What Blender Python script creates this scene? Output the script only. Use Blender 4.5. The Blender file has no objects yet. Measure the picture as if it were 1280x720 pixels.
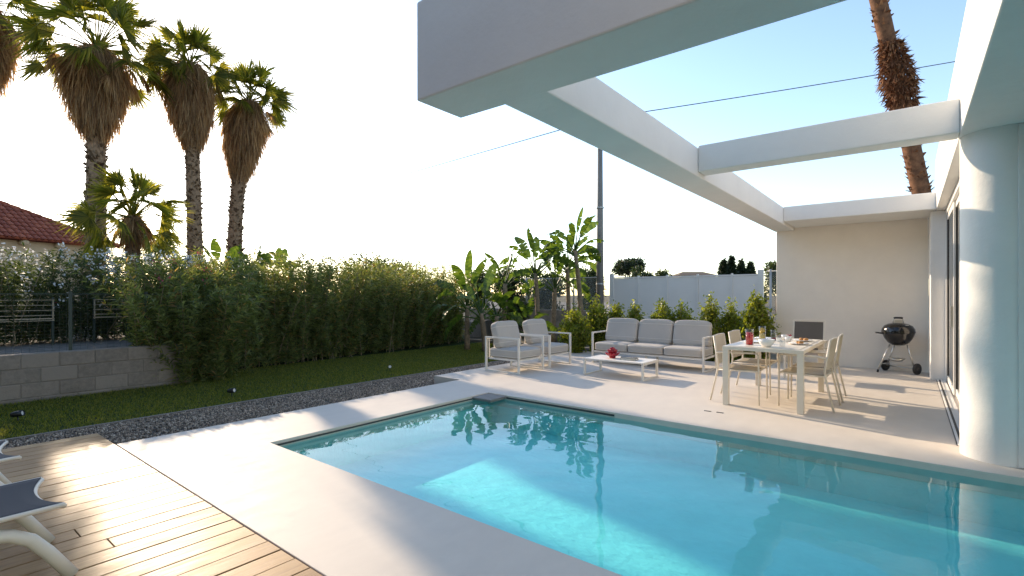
import bpy, bmesh, math, random
import numpy as np
from mathutils import Vector, Matrix
random.seed(7)
RNG = np.random.default_rng(11)
PI = math.pi
rad = math.radians
C = bpy.context.scene.collection
SC = bpy.context.scene

# ------------------------------------------------------------------ camera, sky, sun, exposure
CAMH = 1.4
TH = rad(38.40)                       # the camera looks this far to the left of +Y
cam = bpy.data.cameras.new('camera')
cam.sensor_width = 36.0
cam.lens = 36.0 * 627.0 / 1280.0
cam.shift_y = 9.0 / 1280.0
cam.clip_start = 0.05
cam.clip_end = 5000
camo = bpy.data.objects.new('camera', cam)
C.objects.link(camo)
camo.location = (0, 0, CAMH)
camo.rotation_euler = (rad(90), 0, TH)
SC.camera = camo

SUN = Vector((-1.2235, 0.3063, 0.4928)).normalized()
SUN_EL = math.asin(SUN.z)
SUN_AZ = math.atan2(SUN.x, SUN.y)     # clockwise from +Y
w = bpy.data.worlds.new('World')
SC.world = w
w.use_nodes = True
wn = w.node_tree
for n in list(wn.nodes):
    wn.nodes.remove(n)
wo = wn.nodes.new('ShaderNodeOutputWorld')
bg = wn.nodes.new('ShaderNodeBackground')
sk = wn.nodes.new('ShaderNodeTexSky')
sk.sky_type = 'NISHITA'
sk.sun_disc = False
sk.sun_elevation = SUN_EL
sk.sun_rotation = SUN_AZ
sk.air_density = 1.0
sk.dust_density = 0.4
sk.ozone_density = 0.9
bg.inputs['Strength'].default_value = 0.15
wn.links.new(sk.outputs[0], bg.inputs[0])
wn.links.new(bg.outputs[0], wo.inputs[0])

sl = bpy.data.lights.new('sun', 'SUN')
sl.energy = 3.0
sl.angle = rad(0.53)
sl.color = (1.0, 0.80, 0.58)
slo = bpy.data.objects.new('sun', sl)
C.objects.link(slo)
slo.rotation_euler = SUN.to_track_quat('Z', 'Y').to_euler()
SC.view_settings.view_transform = 'Standard'
SC.view_settings.look = 'None'
SC.view_settings.gamma = 1
SC.view_settings.use_curve_mapping = False
SC.view_settings.exposure = 1.2
cy = SC.cycles
cy.max_bounces = 10
cy.diffuse_bounces = 4
cy.glossy_bounces = 4
cy.transmission_bounces = 8
cy.transparent_max_bounces = 16
cy.sample_clamp_indirect = 6
cy.blur_glossy = 0.6
cy.caustics_refractive = True
cy.caustics_reflective = False
try:
    cy.use_denoising = True
except Exception:
    pass

# ------------------------------------------------------------------ pixel helpers (1280x720 photograph)
FV = np.array([-math.sin(TH), math.cos(TH)])
RV = np.array([math.cos(TH), math.sin(TH)])
def at(x, y, d):
    """world point seen at photo pixel (x, y) at depth d metres"""
    p = d * FV + (x - 640) / 627.0 * d * RV
    return Vector((float(p[0]), float(p[1]), CAMH - (y - 369) / 627.0 * d))
def atY(x, y, Y):
    k = (x - 640) / 627.0
    d = Y / (FV[1] + k * RV[1])
    return at(x, y, d)

# ------------------------------------------------------------------ materials
def newmat(name):
    m = bpy.data.materials.new(name)
    m.use_nodes = True
    nt = m.node_tree
    b = nt.nodes['Principled BSDF']
    return m, nt, b
def noise(nt, scale, detail=4, rough=0.6, coord='Object', stretch=None):
    tc = nt.nodes.new('ShaderNodeTexCoord')
    n = nt.nodes.new('ShaderNodeTexNoise')
    n.inputs['Scale'].default_value = scale
    n.inputs['Detail'].default_value = detail
    n.inputs['Roughness'].default_value = rough
    src = tc.outputs[coord]
    if stretch:
        mp = nt.nodes.new('ShaderNodeMapping')
        mp.inputs['Scale'].default_value = stretch
        nt.links.new(src, mp.inputs['Vector'])
        src = mp.outputs[0]
    nt.links.new(src, n.inputs['Vector'])
    return n
def ramp(nt, fac, stops):
    r = nt.nodes.new('ShaderNodeValToRGB')
    el = r.color_ramp.elements
    while len(el) < len(stops):
        el.new(0.5)
    for e, (p, c) in zip(el, stops):
        e.position = p
        e.color = (c[0], c[1], c[2], 1)
    nt.links.new(fac, r.inputs[0])
    return r
def bump(nt, b, height, strength, dist=0.01):
    bn = nt.nodes.new('ShaderNodeBump')
    bn.inputs['Strength'].default_value = strength
    bn.inputs['Distance'].default_value = dist
    nt.links.new(height, bn.inputs['Height'])
    nt.links.new(bn.outputs[0], b.inputs['Normal'])
    return bn
def spec(b, v):
    for k in ('Specular IOR Level', 'Specular'):
        if k in b.inputs:
            b.inputs[k].default_value = v
            return
def plain(name, col, rough=0.5, var=0.06, scale=6, metal=0.0, bstr=0.0, bscale=80, sp=0.5, stretch=None):
    m, nt, b = newmat(name)
    n = noise(nt, scale, stretch=stretch)
    lo = [max(0, c * (1 - var)) for c in col]
    hi = [min(1, c * (1 + var)) for c in col]
    r = ramp(nt, n.outputs[0], [(0.3, lo), (0.7, hi)])
    nt.links.new(r.outputs[0], b.inputs['Base Color'])
    b.inputs['Roughness'].default_value = rough
    b.inputs['Metallic'].default_value = metal
    spec(b, sp)
    if bstr:
        n2 = noise(nt, bscale, 3)
        bump(nt, b, n2.outputs[0], bstr, 0.004)
    return m
def leafmat(name, dark, mid, light, trans=0.35, rough=0.5, tcol=None, dry=None):
    m, nt, b = newmat(name)
    g = nt.nodes.new('ShaderNodeNewGeometry')
    r = ramp(nt, g.outputs['Random Per Island'], [(0.0, dark), (0.55, mid), (1.0, light)] if dry is None else [(0.0, dark), (0.5, mid), (0.93, light), (0.95, dry)])
    nt.links.new(r.outputs[0], b.inputs['Base Color'])
    b.inputs['Roughness'].default_value = rough
    spec(b, 0.35)
    t = nt.nodes.new('ShaderNodeBsdfTranslucent')
    mx = nt.nodes.new('ShaderNodeMix')
    mx.data_type = 'RGBA'
    mx.blend_type = 'MULTIPLY'
    mx.inputs[0].default_value = 1.0
    tc = tcol or (2.2, 2.0, 0.9)
    mx.inputs[7].default_value = (tc[0], tc[1], tc[2], 1)
    nt.links.new(r.outputs[0], mx.inputs[6])
    nt.links.new(mx.outputs[2], t.inputs['Color'])
    ms = nt.nodes.new('ShaderNodeMixShader')
    ms.inputs[0].default_value = trans
    nt.links.new(b.outputs[0], ms.inputs[1])
    nt.links.new(t.outputs[0], ms.inputs[2])
    nt.links.new(ms.outputs[0], nt.nodes['Material Output'].inputs['Surface'])
    return m

M = {}
def plaster(name, col, rough=0.75):
    m, nt, b = newmat(name)
    n = noise(nt, 1.7, 6, 0.65)
    r = ramp(nt, n.outputs[0], [(0.3, [c * 0.93 for c in col]), (0.7, col)])
    nt.links.new(r.outputs[0], b.inputs['Base Color'])
    b.inputs['Roughness'].default_value = rough
    spec(b, 0.25)
    n2 = noise(nt, 11, 7, 0.68)
    bump(nt, b, n2.outputs[0], 0.32, 0.012)
    return m
M['plaster'] = plaster('white_plaster', (0.84, 0.82, 0.78))
M['plaster_warm'] = plaster('cream_plaster', (0.88, 0.81, 0.715))
def floor_mat():
    m, nt, b = newmat('cream_microcement')
    n = noise(nt, 0.9, 8, 0.6)
    n1 = noise(nt, 7.0, 5, 0.6, stretch=(1, 0.5, 1))
    mix = nt.nodes.new('ShaderNodeMath'); mix.operation = 'ADD'
    nt.links.new(n.outputs[0], mix.inputs[0]); nt.links.new(n1.outputs[0], mix.inputs[1])
    r = ramp(nt, mix.outputs[0], [(0.35, (0.59, 0.525, 0.45)), (0.75, (0.69, 0.625, 0.545))])
    mr = nt.nodes.new('ShaderNodeMath'); mr.operation = 'MULTIPLY'; mr.inputs[1].default_value = 0.5
    nt.links.new(mix.outputs[0], mr.inputs[0]); nt.links.new(mr.outputs[0], r.inputs[0])
    nt.links.new(r.outputs[0], b.inputs['Base Color'])
    rr = ramp(nt, n1.outputs[0], [(0.3, (0.5, 0.5, 0.5)), (0.7, (0.7, 0.7, 0.7))])
    nt.links.new(rr.outputs[0], b.inputs['Roughness'])
    spec(b, 0.25)
    n2 = noise(nt, 60, 3)
    bump(nt, b, n2.outputs[0], 0.06, 0.003)
    return m
M['floor'] = floor_mat()
def wood_mat():
    m, nt, b = newmat('oiled_deck_wood')
    g = nt.nodes.new('ShaderNodeNewGeometry')
    n = noise(nt, 5.0, 6, 0.65, stretch=(9, 0.7, 9))
    n0 = noise(nt, 1.1, 4, 0.6)
    a = nt.nodes.new('ShaderNodeMath'); a.operation = 'MULTIPLY_ADD'
    nt.links.new(g.outputs['Random Per Island'], a.inputs[0]); a.inputs[1].default_value = 0.32
    nt.links.new(n.outputs[0], a.inputs[2])
    a2 = nt.nodes.new('ShaderNodeMath'); a2.operation = 'MULTIPLY_ADD'
    nt.links.new(n0.outputs[0], a2.inputs[0]); a2.inputs[1].default_value = 0.35
    nt.links.new(a.outputs[0], a2.inputs[2])
    r = ramp(nt, a2.outputs[0], [(0.42, (0.15, 0.074, 0.026)), (0.8, (0.29, 0.162, 0.063)), (1.0, (0.39, 0.24, 0.108))])
    nt.links.new(r.outputs[0], b.inputs['Base Color'])
    rr = ramp(nt, n.outputs[0], [(0.3, (0.46, 0.46, 0.46)), (0.7, (0.62, 0.62, 0.62))])
    nt.links.new(rr.outputs[0], b.inputs['Roughness'])
    spec(b, 0.3)
    bump(nt, b, n.outputs[0], 0.25, 0.004)
    return m
M['deck'] = wood_mat()
M['dark'] = plain('black_plastic', (0.012, 0.012, 0.013), 0.4)
M['gasket'] = plain('dark_grey_gasket', (0.06, 0.055, 0.05), 0.6)
M['enamel'] = plain('black_enamel', (0.008, 0.008, 0.009), 0.12, sp=0.6)
M['steel'] = plain('brushed_steel', (0.62, 0.60, 0.56), 0.3, metal=1.0)
M['alu'] = plain('white_aluminium', (0.76, 0.74, 0.70), 0.4, 0.02)
M['cream'] = plain('cream_powder_coat', (0.72, 0.66, 0.56), 0.38, 0.03)
M['white_coat'] = plain('white_powder_coat', (0.78, 0.74, 0.67), 0.4, 0.03)
def fabric(name, col, rough=0.9, bs=0.25):
    m, nt, b = newmat(name)
    n = noise(nt, 3, 5)
    n1 = noise(nt, 420, 2)
    r = ramp(nt, n.outputs[0], [(0.3, [c * 0.93 for c in col]), (0.7, col)])
    nt.links.new(r.outputs[0], b.inputs['Base Color'])
    b.inputs['Roughness'].default_value = rough
    spec(b, 0.15)
    a = nt.nodes.new('ShaderNodeMath'); a.operation = 'MULTIPLY_ADD'
    nt.links.new(n1.outputs[0], a.inputs[0]); a.inputs[1].default_value = 0.15
    n2 = noise(nt, 9, 3)
    nt.links.new(n2.outputs[0], a.inputs[2])
    bump(nt, b, a.outputs[0], bs, 0.02)
    return m
M['cushion'] = fabric('grey_beige_fabric', (0.50, 0.47, 0.43))
M['piping'] = fabric('pale_piping', (0.66, 0.63, 0.58))
M['sling'] = fabric('slate_blue_sling', (0.080, 0.080, 0.088), 0.75, 0.08)
M['mesh_dark'] = fabric('dark_taupe_mesh', (0.15, 0.135, 0.12), 0.8, 0.1)
M['rope'] = fabric('taupe_rope', (0.66, 0.60, 0.50), 0.85, 0.3)
def block_mat():
    m, nt, b = newmat('concrete_block')
    g = nt.nodes.new('ShaderNodeNewGeometry')
    n = noise(nt, 14, 6, 0.7)
    n0 = noise(nt, 1.5, 4)
    a = nt.nodes.new('ShaderNodeMath'); a.operation = 'MULTIPLY_ADD'
    nt.links.new(g.outputs['Random Per Island'], a.inputs[0]); a.inputs[1].default_value = 0.35
    nt.links.new(n.outputs[0], a.inputs[2])
    a2 = nt.nodes.new('ShaderNodeMath'); a2.operation = 'MULTIPLY_ADD'
    nt.links.new(n0.outputs[0], a2.inputs[0]); a2.inputs[1].default_value = 0.5
    nt.links.new(a.outputs[0], a2.inputs[2])
    r = ramp(nt, a2.outputs[0], [(0.5, (0.155, 0.125, 0.10)), (1.0, (0.27, 0.222, 0.18))])
    nt.links.new(r.outputs[0], b.inputs['Base Color'])
    b.inputs['Roughness'].default_value = 0.95
    bump(nt, b, n.outputs[0], 0.5, 0.01)
    return m
M['block'] = block_mat()
M['mortar'] = plain('grey_mortar', (0.22, 0.185, 0.15), 0.95, 0.15, 20, bstr=0.3)
M['stone_grey'] = plain('grey_stone', (0.17, 0.16, 0.145), 0.6, 0.12, 12, bstr=0.1)
M['wall_stone'] = plain('rubble_stone', (0.26, 0.21, 0.16), 0.95, 0.35, 5, bstr=0.6, bscale=12)
def ground_mat(name, a_, b_, scale=3, bs=0.4, bscale=40):
    m, nt, b = newmat(name)
    n = noise(nt, scale, 8, 0.65)
    r = ramp(nt, n.outputs[0], [(0.35, a_), (0.65, b_)])
    nt.links.new(r.outputs[0], b.inputs['Base Color'])
    b.inputs['Roughness'].default_value = 0.95
    spec(b, 0.1)
    n2 = noise(nt, bscale, 5, 0.7)
    bump(nt, b, n2.outputs[0], bs, 0.02)
    return m
M['earth'] = ground_mat('dry_earth', (0.11, 0.09, 0.06), (0.20, 0.165, 0.11), 0.6)
M['lawn'] = ground_mat('lawn_soil', (0.025, 0.04, 0.012), (0.05, 0.07, 0.02), 4, 0.6, 60)
M['gravelbed'] = ground_mat('gravel_bed', (0.09, 0.08, 0.07), (0.18, 0.16, 0.14), 30)
M['path'] = ground_mat('grey_path', (0.17, 0.15, 0.13), (0.25, 0.225, 0.20), 5)
M['grass'] = leafmat('grass_blades', (0.085, 0.105, 0.015), (0.16, 0.185, 0.028), (0.26, 0.245, 0.06), 0.42)
def pebble_mat():
    m, nt, b = newmat('grey_pebbles')
    g = nt.nodes.new('ShaderNodeNewGeometry')
    r = ramp(nt, g.outputs['Random Per Island'], [(0.0, (0.11, 0.085, 0.06)), (0.5, (0.29, 0.225, 0.165)), (0.85, (0.45, 0.36, 0.27)), (1.0, (0.64, 0.53, 0.41))])
    nt.links.new(r.outputs[0], b.inputs['Base Color'])
    b.inputs['Roughness'].default_value = 0.85
    return m
M['pebble'] = pebble_mat()
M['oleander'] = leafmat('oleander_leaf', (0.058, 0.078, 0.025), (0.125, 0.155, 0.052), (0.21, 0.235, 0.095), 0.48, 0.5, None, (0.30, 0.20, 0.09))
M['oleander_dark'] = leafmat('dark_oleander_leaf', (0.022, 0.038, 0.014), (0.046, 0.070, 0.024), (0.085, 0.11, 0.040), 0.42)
M['stem'] = plain('shrub_stem', (0.30, 0.22, 0.13), 0.9, 0.3, 8)
M['bark'] = plain('grey_brown_bark', (0.13, 0.09, 0.06), 0.95, 0.4, 9, bstr=0.6, bscale=20)
M['palmbark'] = plain('palm_bark', (0.24, 0.15, 0.09), 0.95, 0.4, 12, bstr=0.8, bscale=25)
M['palmbark_red'] = plain('reddish_palm_bark', (0.15, 0.068, 0.032), 0.95, 0.45, 9, bstr=0.8, bscale=25)
M['boot'] = leafmat('palm_leaf_base', (0.07, 0.042, 0.025), (0.17, 0.11, 0.068), (0.30, 0.21, 0.14), 0.05, 0.9, (1, 1, 1))
M['boot_red'] = leafmat('reddish_leaf_base', (0.09, 0.035, 0.015), (0.22, 0.09, 0.04), (0.34, 0.17, 0.08), 0.05, 0.9, (1, 1, 1))
M['frond'] = leafmat('fan_palm_frond', (0.065, 0.085, 0.018), (0.125, 0.15, 0.032), (0.23, 0.22, 0.06), 0.62, 0.45, (2.6, 2.2, 0.7))
M['thatch'] = leafmat('dead_palm_thatch', (0.20, 0.13, 0.07), (0.40, 0.275, 0.155), (0.60, 0.45, 0.27), 0.6, 0.9, (1.4, 1.15, 0.8))
M['strel'] = leafmat('strelitzia_leaf', (0.032, 0.062, 0.015), (0.060, 0.102, 0.021), (0.11, 0.15, 0.034), 0.36, 0.38, (2.2, 2.1, 0.7))
M['strelstem'] = plain('strelitzia_stem', (0.22, 0.155, 0.09), 0.9, 0.4, 14, bstr=0.5, bscale=30)
M['bush'] = leafmat('bright_shrub_leaf', (0.08, 0.115, 0.018), (0.165, 0.205, 0.030), (0.28, 0.30, 0.06), 0.45, 0.42, (2.2, 2.0, 0.6))
M['tree'] = leafmat('tree_leaf', (0.018, 0.030, 0.010), (0.036, 0.056, 0.017), (0.07, 0.09, 0.026), 0.3)
M['fir'] = leafmat('dark_conifer_leaf', (0.010, 0.018, 0.009), (0.020, 0.033, 0.014), (0.035, 0.05, 0.02), 0.2)
M['white_bloom'] = leafmat('white_petal', (0.70, 0.68, 0.66), (0.78, 0.76, 0.74), (0.85, 0.83, 0.80), 0.35, 0.6, (1, 1, 1))
M['pink_bloom'] = leafmat('pink_petal', (0.50, 0.03, 0.09), (0.62, 0.06, 0.15), (0.70, 0.14, 0.24), 0.35, 0.6, (1, 1, 1))
M['tile'] = leafmat('terracotta_tile', (0.22, 0.055, 0.03), (0.30, 0.08, 0.042), (0.38, 0.115, 0.06), 0.0, 0.8, (1, 1, 1))
M['ochre'] = plaster('ochre_render', (0.55, 0.43, 0.29))
M['wirefence'] = plain('green_fence_wire', (0.02, 0.035, 0.025), 0.5)
M['galv'] = plain('galvanised_steel', (0.42, 0.42, 0.41), 0.5, 0.08, metal=0.3)
M['panel'] = plain('grey_white_panel', (0.80, 0.75, 0.69), 0.55, 0.03, 2)
M['pole'] = plain('weathered_steel_pole', (0.19, 0.175, 0.16), 0.7, 0.2, 3, stretch=(6, 6, 0.6))
M['liner'] = plain('turquoise_pool_liner', (0.46, 0.79, 0.755), 0.6, 0.05, 3)
def liner_bump():
    nt = M['liner'].node_tree; b = nt.nodes['Principled BSDF']
    n = noise(nt, 7.0, 3, 0.55, stretch=(1.0, 1.7, 1.0))
    bump(nt, b, n.outputs[0], 0.35, 0.05)
liner_bump()
M['red'] = plain('red_juice', (0.75, 0.02, 0.02), 0.15, 0.02)
M['yellow'] = plain('lemon_slice', (0.80, 0.55, 0.08), 0.4)
M['lemonade'] = plain('pale_lemonade', (0.85, 0.68, 0.22), 0.2, 0.02)
M['china'] = plain('white_china', (0.80, 0.79, 0.77), 0.15, 0.01)
M['food'] = plain('browned_pastry', (0.45, 0.22, 0.07), 0.7, 0.4, 30)
M['berry'] = plain('dark_red_glass', (0.34, 0.012, 0.03), 0.1, 0.3, 12)
M['placemat'] = plain('taupe_placemat', (0.30, 0.26, 0.22), 0.8)
M['paper'] = plain('book_pages', (0.75, 0.72, 0.66), 0.8)
M['bookgrey'] = plain('grey_book_cover', (0.30, 0.30, 0.31), 0.5)
M['bookblack'] = plain('charcoal_book_cover', (0.06, 0.06, 0.065), 0.45)
M['curtain'] = plain('cream_curtain', (0.66, 0.60, 0.50), 0.9)
def thin_glass(name, tint, refl=0.9):
    m, nt, b = newmat(name)
    nt.nodes.remove(b)
    tr = nt.nodes.new('ShaderNodeBsdfTransparent'); tr.inputs[0].default_value = (*tint, 1)
    gl = nt.nodes.new('ShaderNodeBsdfGlossy'); gl.inputs['Roughness'].default_value = 0.01
    fr = nt.nodes.new('ShaderNodeLayerWeight')
    pw = nt.nodes.new('ShaderNodeMath'); pw.operation = 'POWER'; pw.inputs[1].default_value = 5.0
    nt.links.new(fr.outputs['Facing'], pw.inputs[0])
    mu = nt.nodes.new('ShaderNodeMath'); mu.operation = 'MULTIPLY_ADD'; mu.inputs[1].default_value = 0.9; mu.inputs[2].default_value = 0.05; mu.use_clamp = True
    nt.links.new(pw.outputs[0], mu.inputs[0])
    ms = nt.nodes.new('ShaderNodeMixShader')
    nt.links.new(mu.outputs[0], ms.inputs[0]); nt.links.new(tr.outputs[0], ms.inputs[1]); nt.links.new(gl.outputs[0], ms.inputs[2])
    nt.links.new(ms.outputs[0], nt.nodes['Material Output'].inputs['Surface'])
    return m
M['glass'] = thin_glass('window_glass', (0.80, 0.84, 0.82))
M['drinkglass'] = thin_glass('drinking_glass', (0.93, 0.94, 0.94))
def water_mat():
    m, nt, b = newmat('pool_water')
    nt.nodes.remove(b)
    tr = nt.nodes.new('ShaderNodeBsdfTransparent'); tr.inputs[0].default_value = (0.54, 0.935, 0.965, 1)
    gl = nt.nodes.new('ShaderNodeBsdfGlossy'); gl.inputs['Roughness'].default_value = 0.0
    fr = nt.nodes.new('ShaderNodeLayerWeight')
    pw = nt.nodes.new('ShaderNodeMath'); pw.operation = 'POWER'; pw.inputs[1].default_value = 5.0
    nt.links.new(fr.outputs['Facing'], pw.inputs[0])
    mu = nt.nodes.new('ShaderNodeMath'); mu.operation = 'MULTIPLY_ADD'; mu.inputs[1].default_value = 0.98; mu.inputs[2].default_value = 0.02; mu.use_clamp = True
    nt.links.new(pw.outputs[0], mu.inputs[0])
    ms = nt.nodes.new('ShaderNodeMixShader')
    nt.links.new(mu.outputs[0], ms.inputs[0]); nt.links.new(tr.outputs[0], ms.inputs[1]); nt.links.new(gl.outputs[0], ms.inputs[2])
    nt.links.new(ms.outputs[0], nt.nodes['Material Output'].inputs['Surface'])
    return m
M['water'] = water_mat()

# ------------------------------------------------------------------ object helpers
def link(o, parent=None):
    C.objects.link(o)
    if parent is not None:
        o.parent = parent
    return o
def tag(o, label=None, cat=None, group=None, kind=None):
    if label: o['label'] = label
    if cat: o['category'] = cat
    if group: o['group'] = group
    if kind: o['kind'] = kind
    return o
def thing(name, label, cat, loc=(0, 0, 0), rz=0, group=None):
    o = bpy.data.objects.new(name, None)
    C.objects.link(o)
    o.empty_display_size = 0.1
    o.location = loc
    o.rotation_euler = (0, 0, rz)
    return tag(o, label, cat, group)
def copy_tree(o, parent=None):
    c = o.copy()
    C.objects.link(c)
    if parent is not None:
        c.parent = parent
    for ch in list(o.children):
        copy_tree(ch, c)
    return c
def shade(me, smooth):
    if smooth:
        me.polygons.foreach_set('use_smooth', [True] * len(me.polygons))
def npmesh(name, V, F, mat, parent=None, smooth=False):
    """V (n,3), F (m,k) with k = 3 or 4"""
    V = np.asarray(V, dtype=np.float32).reshape(-1, 3)
    F = np.asarray(F, dtype=np.int32)
    k = F.shape[1]
    me = bpy.data.meshes.new(name)
    me.vertices.add(len(V)); me.vertices.foreach_set('co', V.ravel())
    me.loops.add(F.size); me.loops.foreach_set('vertex_index', F.ravel())
    me.polygons.add(len(F)); me.polygons.foreach_set('loop_start', np.arange(0, F.size, k, dtype=np.int32))
    me.update(calc_edges=True)
    me.validate()
    if smooth:
        me.polygons.foreach_set('use_smooth', np.ones(len(F), dtype=bool))
    me.materials.append(mat)
    return link(bpy.data.objects.new(name, me), parent)

class MB:
    """collects shapes for ONE mesh object"""
    def __init__(s):
        s.v = []; s.f = []; s.sm = []
    def add(s, v, f, smooth=False):
        o = len(s.v)
        s.v += [tuple(p) for p in v]
        s.f += [[i + o for i in q] for q in f]
        s.sm += [smooth] * len(f)
        return s
    def box(s, x0, x1, y0, y1, z0, z1, rz=0, c=None):
        v = [(x, y, z) for z in (z0, z1) for y in (y0, y1) for x in (x0, x1)]
        if rz:
            c = c or ((x0 + x1) / 2, (y0 + y1) / 2)
            cs, sn = math.cos(rz), math.sin(rz)
            v = [(c[0] + (x - c[0]) * cs - (y - c[1]) * sn, c[1] + (x - c[0]) * sn + (y - c[1]) * cs, z) for x, y, z in v]
        return s.add(v, [[0, 2, 3, 1], [4, 5, 7, 6], [0, 1, 5, 4], [2, 6, 7, 3], [0, 4, 6, 2], [1, 3, 7, 5]])
    def bar(s, p, q, wd, ht, up=(0, 0, 1)):
        p = Vector(p); q = Vector(q)
        d = (q - p).normalized()
        u = Vector(up)
        if abs(d.dot(u)) > 0.98:
            u = Vector((1, 0, 0))
        a = d.cross(u).normalized(); b = a.cross(d).normalized()
        v = []
        for e in (p, q):
            for i, j in ((-1, -1), (1, -1), (1, 1), (-1, 1)):
                v.append(e + a * (i * wd / 2) + b * (j * ht / 2))
        return s.add(v, [[0, 1, 2, 3], [7, 6, 5, 4], [0, 4, 5, 1], [1, 5, 6, 2], [2, 6, 7, 3], [3, 7, 4, 0]])
    def tube(s, pts, r, n=8, cap=True, smooth=True):
        pts = [Vector(p) for p in pts]
        rs = r if isinstance(r, (list, tuple)) else [r] * len(pts)
        v = []; f = []
        up = Vector((0.13, 0.21, 0.97))
        for i, p in enumerate(pts):
            d = (pts[min(i + 1, len(pts) - 1)] - pts[max(i - 1, 0)]).normalized()
            if abs(d.dot(up)) > 0.95:
                uu = Vector((1, 0.2, 0))
            else:
                uu = up
            a = d.cross(uu).normalized(); b = a.cross(d)
            for k in range(n):
                t = 2 * PI * k / n
                v.append(p + (a * math.cos(t) + b * math.sin(t)) * rs[i])
        for i in range(len(pts) - 1):
            for k in range(n):
                f.append([i * n + k, i * n + (k + 1) % n, (i + 1) * n + (k + 1) % n, (i + 1) * n + k])
        if cap:
            f.append(list(range(n))[::-1]); f.append([(len(pts) - 1) * n + k for k in range(n)])
        return s.add(v, f, smooth)
    def lathe(s, prof, n=24, c=(0, 0, 0), smooth=True, M4=None):
        v = []; f = []
        for r, z in prof:
            for k in range(n):
                t = 2 * PI * k / n
                p = Vector((r * math.cos(t), r * math.sin(t), z))
                if M4 is not None:
                    p = M4 @ p
                v.append((p.x + c[0], p.y + c[1], p.z + c[2]))
        for i in range(len(prof) - 1):
            for k in range(n):
                f.append([i * n + k, i * n + (k + 1) % n, (i + 1) * n + (k + 1) % n, (i + 1) * n + k])
        return s.add(v, f, smooth)
    def disc(s, c, r, n=24):
        return s.add([(c[0] + r * math.cos(2 * PI * k / n), c[1] + r * math.sin(2 * PI * k / n), c[2]) for k in range(n)], [list(range(n))])
    def build(s, name, mat, parent=None, bevel=0, seg=2):
        me = bpy.data.meshes.new(name)
        me.from_pydata(s.v, [], s.f)
        me.polygons.foreach_set('use_smooth', s.sm)
        me.update()
        bm = bmesh.new(); bm.from_mesh(me)
        bmesh.ops.recalc_face_normals(bm, faces=bm.faces)
        bm.to_mesh(me); bm.free()
        me.materials.append(mat)
        o = link(bpy.data.objects.new(name, me), parent)
        if bevel:
            b = o.modifiers.new('bevel', 'BEVEL')
            b.width = bevel; b.segments = seg; b.limit_method = 'ANGLE'; b.angle_limit = rad(40)
        return o
def cells(name, xs, ys, keep, z0, z1, mat, parent=None, bevel=0):
    """one slab made of grid cells, no inner faces"""
    bm = bmesh.new()
    vs = {}
    def vert(i, j, z):
        k = (i, j, z)
        if k not in vs:
            vs[k] = bm.verts.new((xs[i], ys[j], z))
        return vs[k]
    nx, ny = len(xs) - 1, len(ys) - 1
    K = lambda i, j: 0 <= i < nx and 0 <= j < ny and keep(i, j)
    for i in range(nx):
        for j in range(ny):
            if not K(i, j):
                continue
            bm.faces.new([vert(i, j, z1), vert(i + 1, j, z1), vert(i + 1, j + 1, z1), vert(i, j + 1, z1)])
            bm.faces.new([vert(i, j + 1, z0), vert(i + 1, j + 1, z0), vert(i + 1, j, z0), vert(i, j, z0)])
            for (di, dj, a, b) in ((-1, 0, (i, j), (i, j + 1)), (1, 0, (i + 1, j + 1), (i + 1, j)), (0, -1, (i + 1, j), (i, j)), (0, 1, (i, j + 1), (i + 1, j + 1))):
                if not K(i + di, j + dj):
                    bm.faces.new([vert(*b, z1), vert(*b, z0), vert(*a, z0), vert(*a, z1)])
    bmesh.ops.recalc_face_normals(bm, faces=bm.faces)
    me = bpy.data.meshes.new(name)
    bm.to_mesh(me); bm.free()
    me.materials.append(mat)
    o = link(bpy.data.objects.new(name, me), parent)
    if bevel:
        b = o.modifiers.new('bevel', 'BEVEL')
        b.width = bevel; b.segments = 3; b.limit_method = 'ANGLE'; b.angle_limit = rad(40)
    return o
def unit(A):
    return A / np.maximum(np.linalg.norm(A, axis=-1, keepdims=True), 1e-9)
def rnd_dirs(n, rng=RNG):
    return unit(rng.normal(size=(n, 3)))
def leaf_arrays(P, D, L, W, droop=0.0, N=None, prof=(0.25, 1.0, 0.08), tmid=0.45, rng=RNG):
    """leaf blades: P base, D direction, L length, W width -> verts, quads"""
    n = len(P)
    if N is None:
        N = rnd_dirs(n, rng)
    S = unit(np.cross(D, N))
    L = np.broadcast_to(np.asarray(L, float), (n,)); W = np.broadcast_to(np.asarray(W, float), (n,))
    dr = np.broadcast_to(np.asarray(droop, float), (n,))
    V = np.zeros((n, 3, 2, 3))
    for k, (t, wk) in enumerate(zip((0.0, tmid, 1.0), prof)):
        c = P + D * (L * t)[:, None]
        c[:, 2] -= dr * L * t * t
        off = S * (W * wk * 0.5)[:, None]
        V[:, k, 0] = c - off; V[:, k, 1] = c + off
    base = (np.arange(n) * 6)[:, None]
    F = np.concatenate([base + np.array([[0, 1, 3, 2]]), base + np.array([[2, 3, 5, 4]])], 0)
    return V.reshape(-1, 3), F
def join_arrays(parts):
    V = []; F = []; o = 0
    for v, f in parts:
        V.append(v); F.append(f + o); o += len(v)
    return np.concatenate(V), np.concatenate(F)
import mathutils.noise as mnoise
PSEED = [0.0]
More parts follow.
